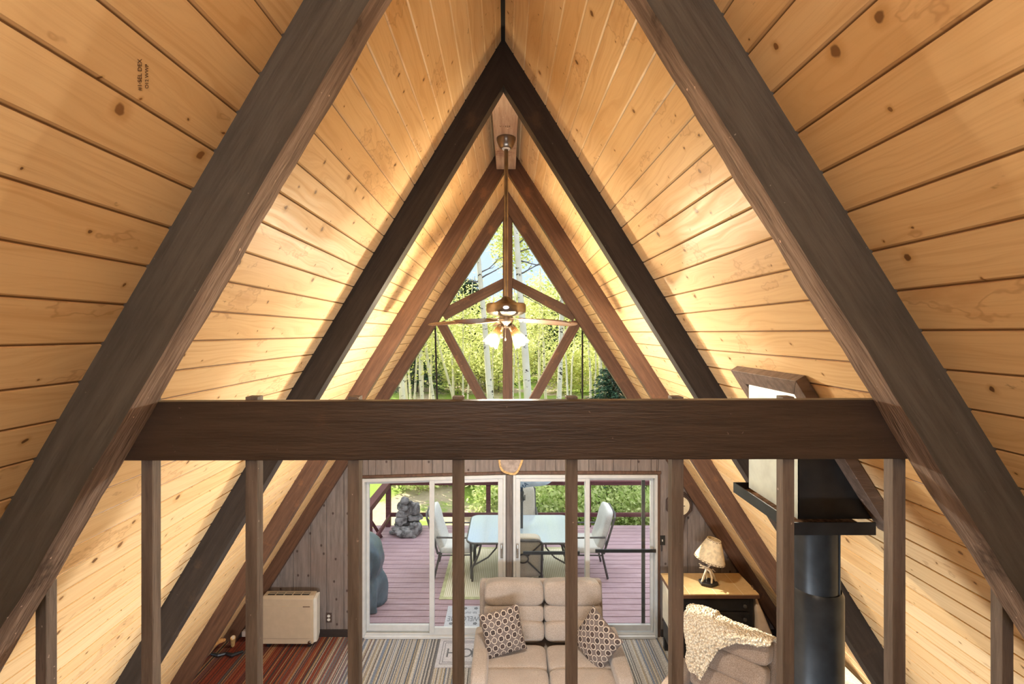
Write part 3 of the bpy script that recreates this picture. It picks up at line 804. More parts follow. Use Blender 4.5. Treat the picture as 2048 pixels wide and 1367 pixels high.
# ---------------------------------------------------------------- wall heater
def heater():
    xl, xr, yf, yb, zb, zt = -3.005, -2.385, 5.535, 5.655, 0.055, 0.635
    r_ = root('wall_heater', ((xl+xr)/2, 5.6, 0), 'beige gas wall heater on the carpet below the farthest rafter', 'heater')
    pr = [(yf, zb), (yf, zt-0.035), (yf+0.03, zt-0.005), (yb, zt), (yb, zb+0.05), (yf+0.05, zb)]
    b = MB(); n = len(pr)
    vs = [(xl, p[0], p[1]) for p in pr] + [(xr, p[0], p[1]) for p in pr]
    b.add(vs, [tuple(range(n)), tuple(range(2*n-1, n-1, -1))] + [(i, i+n, (i+1) % n+n, (i+1) % n) for i in range(n)])
    b.build('casing', M['heater'], r_, bevel=0.006)
    MB().box(xl+0.012, xr-0.02, yf-0.006, yf, zb+0.07, zt-0.115).build('front_panel', M['heater'], r_, bevel=0.003)
    g = MB().box(xr-0.12, xr-0.035, yf-0.008, yf-0.005, zt-0.128, zt-0.118); g.build('badge', M['lacing'], r_)
    sd = MB(); pr2 = [(yf+0.012, zb+0.01), (yf+0.012, zt-0.04), (yb-0.02, zt-0.01), (yb-0.01, zb+0.07), (yf+0.05, zb+0.01)]
    m = len(pr2); sd.add([(xr, p[0], p[1]) for p in pr2] + [(xr+0.035, min(p[0]+0.02, yb), p[1]) for p in pr2],
                         [tuple(range(m)), tuple(range(2*m-1, m-1, -1))] + [(i, i+m, (i+1) % m+m, (i+1) % m) for i in range(m)])
    sd.build('side_panel', M['heaterside'], r_, bevel=0.003)['label'] = 'pale side panel'
    for k in range(5):
        x = xl + 0.05 + k*0.105
        MB().box(x, x+0.085, yf+0.035, yb-0.018, zt-0.006, zt+0.0015).build('vent', M['dark'], r_)
        s = MB()
        for j in range(3): s.box(x, x+0.085, yf+0.05+j*0.02, yf+0.058+j*0.02, zt, zt+0.004)
        s.build('vent_slats', M['heater'], r_)
    kn = MB(); kn.lathe([(0.02, 0), (0.02, 0.012), (0.014, 0.016)], 20, T(xr-0.04, yf, zb+0.02) @ RX(90)); kn.build('knob', M['bronze'], r_)
    for x in (xl+0.06, xr-0.06): MB().box(x-0.015, x+0.015, yf+0.03, yb-0.02, 0, zb+0.01).build('foot', M['blackmetal'], r_)
    for x in (-2.75, -2.69): MB().tube([(x, 5.6, 0.0), (x, 5.6, 0.07)], 0.008, 8).build('gas_pipe', M['chrome'], r_)
    MB().box(-2.67, -2.635, 5.58, 5.62, 0.03, 0.07).build('valve', M['white'], r_)
heater()
# odds and ends at the foot of the far rafter
c = P(490, 1266, 5.62)
tag(MB().box(c.x-0.03, c.x+0.05, 5.60, 5.655, c.z-0.03, c.z+0.035).build('junction_box', M['slice'], bevel=0.004), 'small grey junction box on the foot of the far rafter', 'box')
pts = [P(412, 1301, 5.2), P(424, 1290, 5.3), P(433, 1282, 5.42), P(446, 1279, 5.5)]
fo = MB().tube([(p.x+0.02, p.y, max(p.z, 0.02)) for p in pts], [0.012, 0.02, 0.03, 0.018], 8); 
tag(fo.build('amber_sealant_bead', M['foam']), 'lumpy amber sealant bead where boards meet the carpet', 'sealant')
c = P(468, 1277, 5.5)
lg = root('branch_stub', (c.x, 5.5, 0), 'small cut branch stub leaning by the heater', 'wood')
MB().tube([(c.x-0.05, 5.56, 0.02), (c.x, 5.48, c.z+0.03)], [0.02, 0.028], 10).build('stub', M['gold'], lg)
MB().lathe([(0.022, 0), (0.022, 0.004)], 12, T(c.x+0.001, 5.478, c.z+0.032) @ RX(55)).build('cut_end', M['antler'], lg)
c = P(450, 1289, 5.45)
tag(MB().tube([(c.x-0.14, 5.42, 0.018), (c.x-0.03, 5.38, 0.03), (c.x+0.03, 5.42, 0.022), (c.x+0.13, 5.38, 0.03), (c.x+0.21, 5.46, 0.02)], [0.014, 0.02, 0.016, 0.022, 0.014], 8).build('black_hose', M['blackmetal']), 'short black hose lying on the carpet by the heater', 'hose')

# ---------------------------------------------------------------- loft railing
BY = 1.297; BT = 0.038; KB = BY / F
zt_l, zt_r = CZ - (803.5-CY)*KB, CZ - (798.5-CY)*KB
zb_l, zb_r = CZ - (921.5-CY)*KB, CZ - (917.5-CY)*KB
lr = root('loft_railing', (0, BY, 2.42), 'dark stained loft railing with wide top beam and square balusters', 'railing')
bx = lambda z, s: roof_x(s, z, BY+BT, 0.012)
b = MB().prism([(bx(zb_l,-1), zb_l), (bx(zb_r,1), zb_r), (bx(zt_r,1), zt_r), (bx(zt_l,-1), zt_l)], BY, BY+BT)
b.build('top_beam', M['rail'], lr, bevel=0.003)
BP = BY + BT + 0.001; kb = BP / F
for i, (a, c) in enumerate(((70.5, 91.5), (282, 304.5), (490.5, 514), (695, 717.5), (904.5, 927), (1133, 1155.5), (1344, 1367.5), (1566, 1589), (1786, 1811.5), (2005, 2027.5))):
    xa, xc = (a-CX)*kb, (c-CX)*kb
    top = 3.652 if 0 < i < 9 else 3.12
    bl = MB().box(xa, xc, BP, BP+0.034, 2.2, top)
    if i in (0, 9): bl.v = [Vector((v.x, v.y, v.z if v.z < 3 else roof_top(0)*0 + 3.10 - 0)) for v in bl.v]
    bl.build('baluster', M['baluster'], lr, bevel=0.0015)

# ---------------------------------------------------------------- ceiling fan
FX, FY = -0.022, 3.50
fan = root('ceiling_fan', (FX, FY, 5.335), 'bronze ceiling fan with five blades hanging from the ridge board', 'fan')
MB().lathe([(0.030, 5.255), (0.034, 5.253), (0.05, 5.262), (0.062, 5.285), (0.068, 5.30), (0.074, 5.318), (0.074, 5.334), (0.0, 5.335)], 32, T(FX, FY, 0)).build('canopy', M['bronze'], fan)
MB().lathe([(0.028, 5.247), (0.034, 5.255)], 24, T(FX, FY, 0)).build('canopy_ring', M['white'], fan)
MB().tube([(FX, FY, 4.08), (FX, FY, 5.26)], 0.0155, 16).build('downrod', M['bronze'], fan)
mh = MB().lathe([(0.03, 3.965), (0.07, 3.968), (0.12, 3.978), (0.148, 3.995), (0.153, 4.01), (0.153, 4.042), (0.150, 4.058), (0.142, 4.066), (0.09, 4.070), (0.065, 4.085), (0.04, 4.098), (0.03, 4.112), (0.018, 4.118)], 40, T(FX, FY, 0))
mo = mh.build('motor_housing', M['bronze'], fan)
MB().prism([(FX-0.0+0.022*math.cos(2*PI*k/20), 4.026+0.012*math.sin(2*PI*k/20)) for k in range(20)], FY-0.157, FY-0.150).build('emblem', M['chrome'], mo)
MB().lathe([(0.02, 3.875), (0.034, 3.882), (0.036, 3.90), (0.055, 3.925), (0.058, 3.945), (0.05, 3.967)], 28, T(FX, FY, 0)).build('light_fitter', M['bronze'], fan)
t_bl = stained('walnut_fan_blade', (0.12, 0.065, 0.045), (0.26, 0.15, 0.11), 'X', 0.3, None, 0.3, 0.5, 0.05)
for k, ang in enumerate((24, 96, 168, 240, 312)):
    Mb = T(FX, FY, 3.945) @ RZ(ang) @ RY(3.4) @ RX(-11)
    pl = [(0.17, -0.045), (0.22, -0.055), (0.45, -0.066), (0.56, -0.066), (0.61, -0.05), (0.635, -0.015), (0.635, 0.015), (0.61, 0.05), (0.56, 0.066), (0.45, 0.066), (0.22, 0.055), (0.17, 0.045)]
    bo = MB().prismz(pl, -0.004, 0.004, Mb).build('blade', t_bl, fan, M=Mb, bevel=0.002)
    ir = MB().prismz([(0.06, -0.02), (0.14, -0.014), (0.19, -0.035), (0.24, -0.03), (0.24, 0.03), (0.19, 0.035), (0.14, 0.014), (0.06, 0.02)], 0.004, 0.010, Mb)
    ir.build('blade_arm', M['bronze'], fan, M=Mb, bevel=0.002)
for s in (-1, 1):
    ax = Vector((s*0.50, -0.18, -0.85)).normalized()
    o0 = Vector((FX + s*0.040, FY-0.012, 3.888))
    Ms = frame(o0, ax.cross(Vector((0,1,0))), -ax)
    MB().lathe([(0.018, 0.012), (0.026, 0.0), (0.028, -0.035), (0.025, -0.04)], 20, Ms).build('lamp_holder', M['bronze'], fan, M=Ms)
    prof = [(0.026, -0.012), (0.031, -0.04), (0.040, -0.075), (0.052, -0.115), (0.060, -0.150), (0.065, -0.165)]
    g = MB(); n = 36; vs = []; fs = []
    for i, (r0, z) in enumerate(prof):
        for q in range(n):
            a = 2*PI*q/n; rr = r0*(1 + 0.05*(i/5)**2*math.cos(9*a)); zz = z - 0.006*(i/5)**3*math.cos(9*a)
            vs.append((rr*math.cos(a), rr*math.sin(a), zz))
    for i in range(len(prof)-1):
        for q in range(n): fs.append((i*n+q, i*n+(q+1) % n, (i+1)*n+(q+1) % n, (i+1)*n+q))
    g.add(vs, fs, Ms)
    sh = g.build('glass_shade', M['shade'], fan, M=Ms, smooth=60)
    MB().sup((0,0,0), (0.026, 0.026, 0.036), 1.0, 1.0, Ms @ T(0, 0, -0.105), 16, 10).build('bulb', M['bulb'], fan)
    lp = Ms @ Vector((0, 0, -0.13))
    l = light('fan_bulb_light', 'POINT', lp, FAN_BULB_W, (1.0, 0.945, 0.84), shadow_soft_size=0.035)
MB().tube([(FX-0.005, FY-0.045, 3.90), (FX-0.005, FY-0.05, 3.80)], 0.0018, 6).sup((FX-0.005, FY-0.05, 3.79), (0.005, 0.005, 0.014), 1, 1, None, 10, 8).build('pull_chain', M['bronze'], fan)

# ---------------------------------------------------------------- flue box, stovepipe and stove
fx0, fy0, fy1, fz = 1.203, 1.895, 2.28, 3.065
fb = root('flue_support_box', (1.45, 2.09, fz), 'black flue support box coming through the sloping boards', 'flue box')
def flue():
    inn = 0.004
    def xr(z, Y): return roof_x(1, z, Y, inn)
    zt0, zt1 = [ZA - (fx0 - ridge_x(Y)) * slope(1, Y) - 0.01 for Y in (fy0, fy1)]
    t = 0.004
    for nm, fy, t, zt in (('front_sheet', fy0, 0.004, zt0), ('rear_sheet', fy1, -0.004, zt1)):
        b = MB()
        b.add([(fx0, fy, fz), (xr(fz, fy), fy, fz), (fx0, fy, zt), (fx0, fy+t, fz), (xr(fz, fy), fy+t, fz), (fx0, fy+t, zt)], [(0,1,2), (5,4,3), (0,3,4,1), (1,4,5,2), (2,5,3,0)])
        b.build(nm, M['blackmetal'], fb, smooth=0)
    t = 0.004
    s = MB(); s.add([(fx0-0.001, fy0, fz), (fx0-0.001, fy1, fz), (fx0-0.001, fy1, zt1), (fx0-0.001, fy0, zt0), (fx0+t, fy0, fz), (fx0+t, fy1, fz), (fx0+t, fy1, zt1), (fx0+t, fy0, zt0)], [(0,1,2,3)[::-1], (4,5,6,7), (0,1,5,4), (1,2,6,5), (2,3,7,6), (3,0,4,7)])
    s.build('side_sheet', M['galv'], fb, smooth=0)['label'] = 'pale sheet metal side'
    tx0, ty0, ty1 = fx0-0.042, fy0-0.042, fy1+0.075
    tr = MB(); z0, z1 = fz-0.045, fz+0.002
    xe = roof_x(1, fz, 2.0, 0.06); w_ = 0.006
    tr.box(tx0, xe, ty0, ty0+w_, z0, z1).box(tx0, xe, ty1-w_, ty1, z0, z1).box(tx0, tx0+w_, ty0+w_, ty1-w_, z0, z1).box(tx0, xe, ty0, ty1, z0-0.004, z0)
    tr.build('bottom_tray', M['blackmetal'], fb, smooth=0)
    MB().box(tx0+0.008, xe-0.01, ty0+0.008, ty1-0.008, z0, z0+0.014).build('insulation', M['rust'], fb)['label'] = 'rusty insulation in the tray'
    # wooden trim frame on the boards
    Yc = 2.09; m = slope(1, Yc)
    d = Vector((1/m, 0, -1)).normalized(); nin = Vector((-1, 0, -1/m)).normalized()
    o = Vector((roof_x(1, 3.67, Yc), Yc, 3.67))
    Mx = Matrix(((0, d.x, nin.x, o.x), (1, d.y, nin.y, o.y), (0, d.z, nin.z, o.z), (0,0,0,1)))
    L = (3.67-fz) * math.sqrt(1+1/m/m) + 0.02; h = 0.045; wv = 0.075
    ya, yc = 1.822-Yc, 2.362-Yc
    def bar(poly): 
        MB().prismz(poly, 0.0, h, Mx).build('trim_board', M['trimgrey'], fb, bevel=0.002)
    bar([(ya, 0), (yc, 0), (yc-wv, wv), (ya+wv, wv)])
    bar([(ya, 0), (ya+wv, wv), (ya+wv, L), (ya, L)])
    bar([(yc, 0), (yc, L), (yc-wv, L), (yc-wv, wv)])
flue()
sx, sy = 1.405, 2.09
sp = root('stovepipe', (sx, sy, 0.78), 'round black stovepipe rising to the flue box', 'pipe')
MB().lathe([(0.096, 2.50), (0.096, fz-0.05)], 40, T(sx, sy, 0), close=False).build('upper_section', M['pipe'], sp, smooth=50)
MB().lathe([(0.108, 0.78), (0.108, 2.66), (0.098, 2.68)], 40, T(sx+0.004, sy, 0), close=False).build('lower_section', M['pipe'], sp, smooth=50)
MB().tube([(sx+0.055, sy-0.080, 2.68), (sx+0.055, sy-0.080, fz-0.05)], 0.004, 6).build('seam', M['pipe'], sp)
st = root('wood_stove', (sx, sy, 0), 'black wood stove under the stovepipe', 'stove')
MB().box(sx-0.3, sx+0.3, sy-0.25, sy+0.25, 0.18, 0.78).build('firebox', M['blackmetal'], st, bevel=0.02)
MB().box(sx-0.2, sx+0.2, sy-0.265, sy-0.25, 0.3, 0.65).build('stove_door', M['blackmetal'], st, bevel=0.01)
for i in (-1, 1):
    for j in (-1, 1): MB().box(sx+i*0.25-0.025, sx+i*0.25+0.025, sy+j*0.2-0.025, sy+j*0.2+0.025, 0, 0.18).build('leg', M['blackmetal'], st)

# ---------------------------------------------------------------- sofa, recliner, cushions
def loveseat():
    r_ = root('loveseat', (0.41, 4.75, 0), 'oatmeal fabric reclining loveseat facing the loft before the sliding doors', 'sofa')
    xl, xm, xr = -0.30, 0.395, 1.08
    MB().box(xl-0.0, xr+0.0, 4.33, 5.40, 0.05, 0.33).build('base', M['sofa'], r_, bevel=0.03)
    bk = MB(); Mk = T(0, 5.33, 0.30) @ RX(-10)
    bk.box(-0.345, 1.10, -0.06, 0.05, 0, 0.615, Mk); bk.build('outer_back', M['sofa'], r_, bevel=0.03)
    for s, (a, c) in ((-1, (-0.285, xm)), (1, (xm, 1.055))):
        cx, hw = (a+c)/2, (c-a)/2
        Mc = T(0, 5.19, 0.40) @ RX(-14)
        b = MB()
        b.sup((cx, -0.075, 0.085), (hw, 0.13, 0.11), 0.45, 0.28, Mc, 44, 16)
        b.sup((cx, -0.045, 0.245), (hw, 0.105, 0.105), 0.45, 0.28, Mc, 44, 16)
        b.sup((cx, -0.040, 0.455), (hw, 0.125, 0.135), 0.5, 0.25, Mc, 44, 18, 0.03, 5, s)
        b.build('back_cushion', M['sofa'], r_, smooth=180)
        b = MB()
        b.sup((cx+0.03*0, 4.74, 0.40), (hw*0.985, 0.185, 0.085), 0.35, 0.25, None, 44, 14)
        b.sup((cx+0.03*0, 4.43, 0.395), (hw*0.985, 0.145, 0.095), 0.4, 0.25, None, 44, 14)
        b.sup((cx+0.03*0, 4.34, 0.24), (hw*0.985, 0.07, 0.14), 0.35, 0.25, None, 44, 14)
        b.build('seat_cushion', M['sofa'], r_, smooth=180)
    for s, cx in ((-1, -0.292), (1, 1.112)):
        b = MB()
        b.sup((cx, 4.70, 0.30), (0.085, 0.42, 0.27), 0.28, 0.25, None, 40, 20)
        b.v = [Vector((v.x, v.y, v.z + 0.045*max(0, (v.y-4.75)))) for v in b.v]
        b.build('arm', M['sofa'], r_, smooth=180)
loveseat()
def pillow(Mp, size, th, label):
    b = MB(); n = 26; b.uv = []
    def pt(u, v, s):
        x, y = 2*u-1, 2*v-1
        e = (1-abs(x)**2.6)*(1-abs(y)**2.6)
        k = 1 - 0.07*(1-abs(x)**2)*(abs(y)**3); k2 = 1 - 0.07*(1-abs(y)**2)*(abs(x)**3)
        return (x*size/2*k2, s*th/2*(max(e, 0)**0.45) , y*size/2*k)
    for s in (-1, 1):
        b.grid(lambda u, v: pt(u, v, s), n, n, Mp)
        b.uv += [(i/n, j/n) for j in range(n+1) for i in range(n+1)]
    k = (n+1)*(n+1)
    b.f = [f if q < n*n else f[::-1] for q, f in enumerate(b.f)]
    o = b.build('throw_pillow', M['pillow'], None, M=Mp, smooth=180)
    return tag(o, label, 'pillow', 'throw pillows on the loveseat')
pillow(T(-0.065, 4.80, 0.690) @ RZ(10) @ RX(-17) @ RY(-9), 0.44, 0.15, 'taupe ring-print throw pillow standing upright, on the door-mat end of the loveseat')
pillow(T(0.905, 4.72, 0.660) @ RZ(-42) @ RX(-20) @ RY(27), 0.44, 0.15, 'taupe ring-print throw pillow balanced on its corner, at the recliner end')

def recliner():
    th = -41
    r_ = root('recliner', (0, 0, 0), 'brown tweed recliner under a cream crocheted throw', 'chair')
    MB().box(-0.33, 0.33, -0.38, 0.42, 0.06, 0.30).build('base', M['recliner'], r_, bevel=0.03)
    bk = MB(); Mk = T(0, 0.42, 0.28) @ RX(-20)
    bk.box(-0.35, 0.35, -0.03, 0.07, 0, 0.70, Mk); bk.build('outer_back', M['recliner'], r_, bevel=0.03)
    Mc = T(0, 0.30, 0.42) @ RX(-22)
    b = MB()
    b.sup((0, -0.03, 0.105), (0.325, 0.105, 0.115), 0.45, 0.28, Mc, 44, 16)
    b.sup((0, -0.02, 0.305), (0.325, 0.11, 0.108), 0.45, 0.28, Mc, 44, 16)
    b.sup((0, -0.015, 0.505), (0.335, 0.12, 0.115), 0.45, 0.28, Mc, 44, 18, 0.02, 5)
    b.build('back_cushion', M['recliner'], r_, smooth=180)
    b = MB().sup((0, -0.06, 0.37), (0.31, 0.30, 0.10), 0.35, 0.25, None, 44, 14).sup((0, -0.38, 0.25), (0.31, 0.08, 0.17), 0.35, 0.25, None, 44, 14)
    b.build('seat_cushion', M['recliner'], r_, smooth=180)
    for s in (-1, 1):
        MB().sup((s*0.395, 0.0, 0.30), (0.085, 0.44, 0.28), 0.30, 0.25, None, 40, 20).build('arm', M['recliner'], r_, smooth=180)
    r_.location = (1.84, 4.02, 0); r_.rotation_euler = (0, 0, R(th))
    # crocheted throw over the top corner of the back
    Mw = T(1.84, 4.02, 0) @ RZ(th)
    Mb = Mw @ T(0, 0.30, 0.42) @ RX(-22)
    g = MB()
    def bl(u, v):
        # v 0 behind the top, 1 at the hanging tip; u along the width
        top_l, top_r = -0.42, 0.345
        if v < 0.22:
            a = v/0.22*PI
            x = top_l + (top_r-top_l)*u
            y = -0.01 + 0.145*math.cos(a)*1.0; z = 0.60 + 0.045*math.sin(a) + (0.03 if u < 0.35 else 0)*math.sin(a)
            if a < 0.6: z -= 0.06*(0.6-a)
            p = Vector((x, y, z))
        else:
            q = (v-0.22)/0.78
            Rx = float(np.interp(q, (0, 0.22, 0.45, 0.7, 1.0), (top_r, 0.06, -0.07, -0.13, -0.19))); Rd = float(np.interp(q, (0, 0.22, 0.45, 0.7, 1.0), (0.0, 0.09, 0.19, 0.33, 0.48)))
            Lx = top_l + 0.07*q - 0.02*math.sin(q*6); Ld = 0.40*q
            x = Lx + (Rx-Lx)*u
            z = 0.60 - (Ld + (Rd-Ld)*u) - 0.03*q*math.sin(u*PI) + 0.015*math.sin(9*u+2)*q
            y = -0.165 - 0.035*math.sin(q*PI)*math.sin(u*PI) - 0.04*q
            p = Vector((x, y, z))
        nz = mn.noise(Vector((u*5, v*5, 2))) * 0.03 + mn.noise(Vector((u*12, v*12, 7))) * 0.012
        p.y -= abs(nz) + 0.01 if v > 0.2 else 0
        p.z += nz*0.6 if v < 0.3 else 0
        return p
    g.grid(bl, 60, 60, Mb)
    o = g.build('crocheted_throw', M['wool'], None, smooth=180, solid=0.022)
    tag(o, 'cream crocheted throw draped over the recliner back', 'blanket')
    tx = bpy.data.textures.new('loops', 'VORONOI'); tx.noise_scale = 0.022; tx.distance_metric = 'DISTANCE'
    sm = o.modifiers.new('sub', 'SUBSURF'); sm.levels = 2; sm.render_levels = 2
    dm = o.modifiers.new('loops', 'DISPLACE'); dm.texture = tx; dm.strength = -0.016; dm.mid_level = 0.4; dm.texture_coords = 'LOCAL'
recliner()
def side_chair():
    r_ = root('upholstered_chair', (2.55, 3.5, 0), 'pale tweed chair tucked under the slope behind the stovepipe', 'chair')
    MB().sup((2.75, 3.55, 0.66), (0.085, 0.42, 0.39), 0.22, 0.22, None, 40, 20).build('backrest', M['tweed'], r_, smooth=180)
    MB().sup((2.56, 3.48, 0.36), (0.17, 0.33, 0.10), 0.35, 0.3, None, 40, 16).build('seat', M['tweed'], r_, smooth=180)
    for i in (2.36, 2.72):
        for j in (3.2, 3.76): MB().box(i-0.02, i+0.02, j-0.02, j+0.02, 0, 0.3).build('leg', M['walnut'], r_)
side_chair()

# ---------------------------------------------------------------- dresser, lamp, paper bag
def dresser():
    x0, x1, yf, yb, zt = 1.855, 2.815, 5.12, 5.57, 0.90
    r_ = root('dresser', ((x0+x1)/2, (yf+yb)/2, 0), 'black dresser with tan tile top under the clock', 'dresser')
    MB().box(x0, x1, yf, yb, zt-0.012, zt).build('tile_top', M['tiletop'], r_, bevel=0.002)['label'] = 'tan tile top'
    MB().box(x0-0.004, x1+0.004, yf-0.006, yb, zt-0.05, zt-0.012).build('top_edge', M['walnut'], r_, bevel=0.004)
    MB().box(x0+0.03, x1-0.05, yf+0.035, yb-0.01, 0.14, zt-0.05).build('body', M['ebony'], r_, bevel=0.004)
    MB().box(x0+0.020, x0+0.029, yf+0.03, yb-0.012, 0.37, zt-0.055).build('side_panel', M['cream'], r_, bevel=0.002)['label'] = 'cream side panel'  # separate cream panel set over the end of the black body
    for k, (za, zc) in enumerate(((0.70, 0.83), (0.55, 0.68), (0.36, 0.53), (0.17, 0.34))):
        dr = MB().box(x0+0.10, x1-0.10, yf+0.02, yf+0.036, za, zc).build('drawer', M['ebony'], r_, bevel=0.004)
        for xk in (x0+0.19, x1-0.16):
            MB().lathe([(0.008, 0), (0.008, 0.014), (0.02, 0.02), (0.02, 0.03), (0.008, 0.034)], 18, T(xk, yf+0.02, (za+zc)/2) @ RX(90)).build('knob', M['patio'], dr)
    for xk in (x0+0.05, x1-0.08):
        for yk in (yf+0.06, yb-0.05): MB().box(xk-0.025, xk+0.025, yk-0.025, yk+0.025, 0, 0.14).build('leg', M['ebony'], r_)
dresser()
def lamp():
    bx_, by_ = 2.335, 5.33
    r_ = root('antler_lamp', (bx_, by_, 0.90), 'antler table lamp with laced parchment shade on the dresser', 'lamp')
    oct_ = [(bx_ + 0.115*math.cos(2*PI*k/12)*(1 if k % 2 else 0.88), by_ + 0.085*math.sin(2*PI*k/12)*(1 if k % 2 else 0.88)) for k in range(12)]
    MB().prismz(oct_, 0.90, 0.935).build('base', M['ebony'], r_, bevel=0.006)
    a = MB()
    c = Vector((bx_, by_, 0.93))
    for pts, rs in ((((-0.08, -0.01, 0), (-0.05, -0.01, 0.08), (-0.02, 0, 0.15), (0.03, 0, 0.20), (0.035, 0, 0.26)), (0.012, 0.013, 0.012, 0.011, 0.008)),
                    (((0.085, 0.0, 0), (0.06, 0, 0.07), (0.03, 0, 0.13), (-0.03, 0, 0.17), (-0.10, -0.01, 0.19)), (0.012, 0.013, 0.012, 0.010, 0.004)),
                    (((0.015, -0.05, -0.005), (0.02, -0.05, 0.08), (0.0, -0.03, 0.14), (-0.05, -0.01, 0.16)), (0.010, 0.012, 0.011, 0.006)),
                    (((-0.03, 0.03, 0), (0.0, 0.03, 0.10), (0.06, 0.02, 0.13), (0.09, 0.02, 0.10)), (0.010, 0.010, 0.008, 0.004)),
                    (((-0.05, 0, 0.165), (-0.09, -0.01, 0.20), (-0.115, -0.01, 0.215)), (0.009, 0.006, 0.003)),
                    (((-0.06, -0.01, 0.16), (-0.11, -0.01, 0.165)), (0.008, 0.003))):
        a.tube([c + Vector(p) for p in pts], list(rs), 8)
    a.build('antlers', M['antler'], r_, smooth=60)
    MB().tube([(bx_-0.02, by_, 0.935), (bx_-0.005, by_, 1.19)], 0.006, 8).sup((bx_, by_, 1.24), (0.024, 0.024, 0.045), 1, 1, None, 12, 10).build('stem', M['chrome'], r_)
    Ms = T(bx_+0.015, by_, 1.185) @ RY(13)
    z0, z1 = 0, 0.245
    sh = MB(); n = 40
    sh.lathe([(0.172, z0), (0.150, z0+0.06), (0.075, z1), (0.072, z1), (0.147, z0+0.06), (0.169, z0)], n, Ms, close=False)
    so = sh.build('lamp_shade', M['parchment'], r_, smooth=50)
    for zz, rr, cnt in ((0.008, 0.171, 26), (z1-0.014, 0.081, 14)):
        lc = MB()
        for k in range(cnt):
            q = 2*PI*k/cnt; q2 = q + 2*PI/cnt*0.8
            for sg in (1, -1):
                p1 = Ms @ Vector((math.cos(q)*(rr+0.001), math.sin(q)*(rr+0.001), zz - sg*0.010)); p2 = Ms @ Vector((math.cos(q2)*(rr-0.001), math.sin(q2)*(rr-0.001), zz+sg*0.010))
                lc.tube([p1, p2], 0.0022, 4)
        lc.build('lacing', M['lacing'], so)
lamp()
def bag():
    r_ = root('paper_bag', (2.95, 5.05, 0), 'crumpled kraft paper bag standing beside the dresser', 'bag')
    def q(s, z): return s
    b = MB()
    Z = [0.0, 0.22, 0.42, 0.58, 0.70, 0.82]
    sec = [(2.80, 3.02, 5.10, 5.40), (2.79, 3.02, 5.09, 5.40), (2.785, 2.98, 5.08, 5.40), (2.79, 2.91, 5.10, 5.38), (2.795, 2.865, 5.13, 5.34), (2.81, 2.83, 5.22, 5.33)]
    n = 40; vs = []; fs = []
    for i, (z, (xa, xc, ya, yc)) in enumerate(zip(Z, sec)):
        for k in range(n):
            a = 2*PI*k/n; pw = lambda t: math.copysign(abs(t)**0.35, t)
            x = (xa+xc)/2 + (xc-xa)/2*pw(math.cos(a)); y = (ya+yc)/2 + (yc-ya)/2*pw(math.sin(a))
            w_ = mn.noise(Vector((x*9, y*9, z*6))) * 0.02 * (z > 0)
            vs.append((min(x + w_, xc+0.005), y + w_, z + (0.02*math.sin(3*a) if i == 5 else 0)))
    for i in range(len(Z)-1):
        for k in range(n): fs.append((i*n+k, i*n+(k+1) % n, (i+1)*n+(k+1) % n, (i+1)*n+k))
    fs.append(tuple(range(n-1, -1, -1)))
    b.add(vs, fs); b.build('bag_body', M['paper'], r_, smooth=18)
    MB().tube([(2.79, 5.2, 0.80), (2.81, 5.2, 0.89), (2.80, 5.24, 0.93), (2.815, 5.28, 0.88), (2.82, 5.3, 0.80)], 0.006, 6).build('handle', M['lacing'], r_)
bag()

# ---------------------------------------------------------------- door mats
def mat_in():
    x0, x1, y0, y1 = -0.855, 0.02, 5.215, 5.70
    r_ = root('door_mat', ((x0+x1)/2, (y0+y1)/2, 0), 'grey HOME door mat on the carpet inside the sliding door', 'mat')
    MB().box(x0, x1, y0, y1, 0, 0.011).build('pile', M['matgrey'], r_, bevel=0.004)
    for k in (0.045, 0.075):
        e = MB(); t = 0.006
        e.box(x0+k, x1-k, y0+k, y0+k+t, 0.011, 0.0125).box(x0+k, x1-k, y1-k-t, y1-k, 0.011, 0.0125).box(x0+k, x0+k+t, y0+k, y1-k, 0.011, 0.0125).box(x1-k-t, x1-k, y0+k, y1-k, 0.011, 0.0125)
        e.build('border_line', M['matline'], r_)
    for ch, px in (('H', 904), ('O', 932), ('M', 955), ('E', 985)):
        text(ch, 'lettering', M['matline'], 0.21, T((px-CX)*5.46/F, 5.44, 0.0115), r_)
mat_in()
DZ = -0.10
def mat_out():
    x0, x1, y0, y1 = -0.875, -0.37, 6.09, 6.55
    r_ = root('door_mat', ((x0+x1)/2, (y0+y1)/2, DZ), 'grey WELCOME door mat on the deck outside the sliding door', 'mat')
    MB().box(x0, x1, y0, y1, DZ, DZ+0.012).build('pile', M['matgrey'], r_, bevel=0.004)
    cx = (x0+x1)/2
    text('WELCOME', 'lettering', M['matline'], 0.15, T(cx, 6.26, DZ+0.0125) @ RZ(180) @ Matrix.Diagonal((0.62, 1, 1, 1)), r_)
    text('to our home', 'lettering', M['matline'], 0.082, T(cx, 6.385, DZ+0.0125) @ RZ(180) @ Matrix.Diagonal((0.8, 1, 1, 1)), r_)
    for px_, py_ in ((x0+0.09, 6.15), (cx, 6.15), (x1-0.09, 6.15), (x0+0.10, 6.49), (cx, 6.49), (x1-0.1, 6.49)):
        f = MB()
        for k in range(5):
            q = 2*PI*k/5
            f.lathe([(0.012, 0), (0.012, 0.001)], 10, T(px_+0.017*math.cos(q), py_+0.017*math.sin(q), DZ+0.012))
        f.build('flower_print', M['matline'], r_)
mat_out()

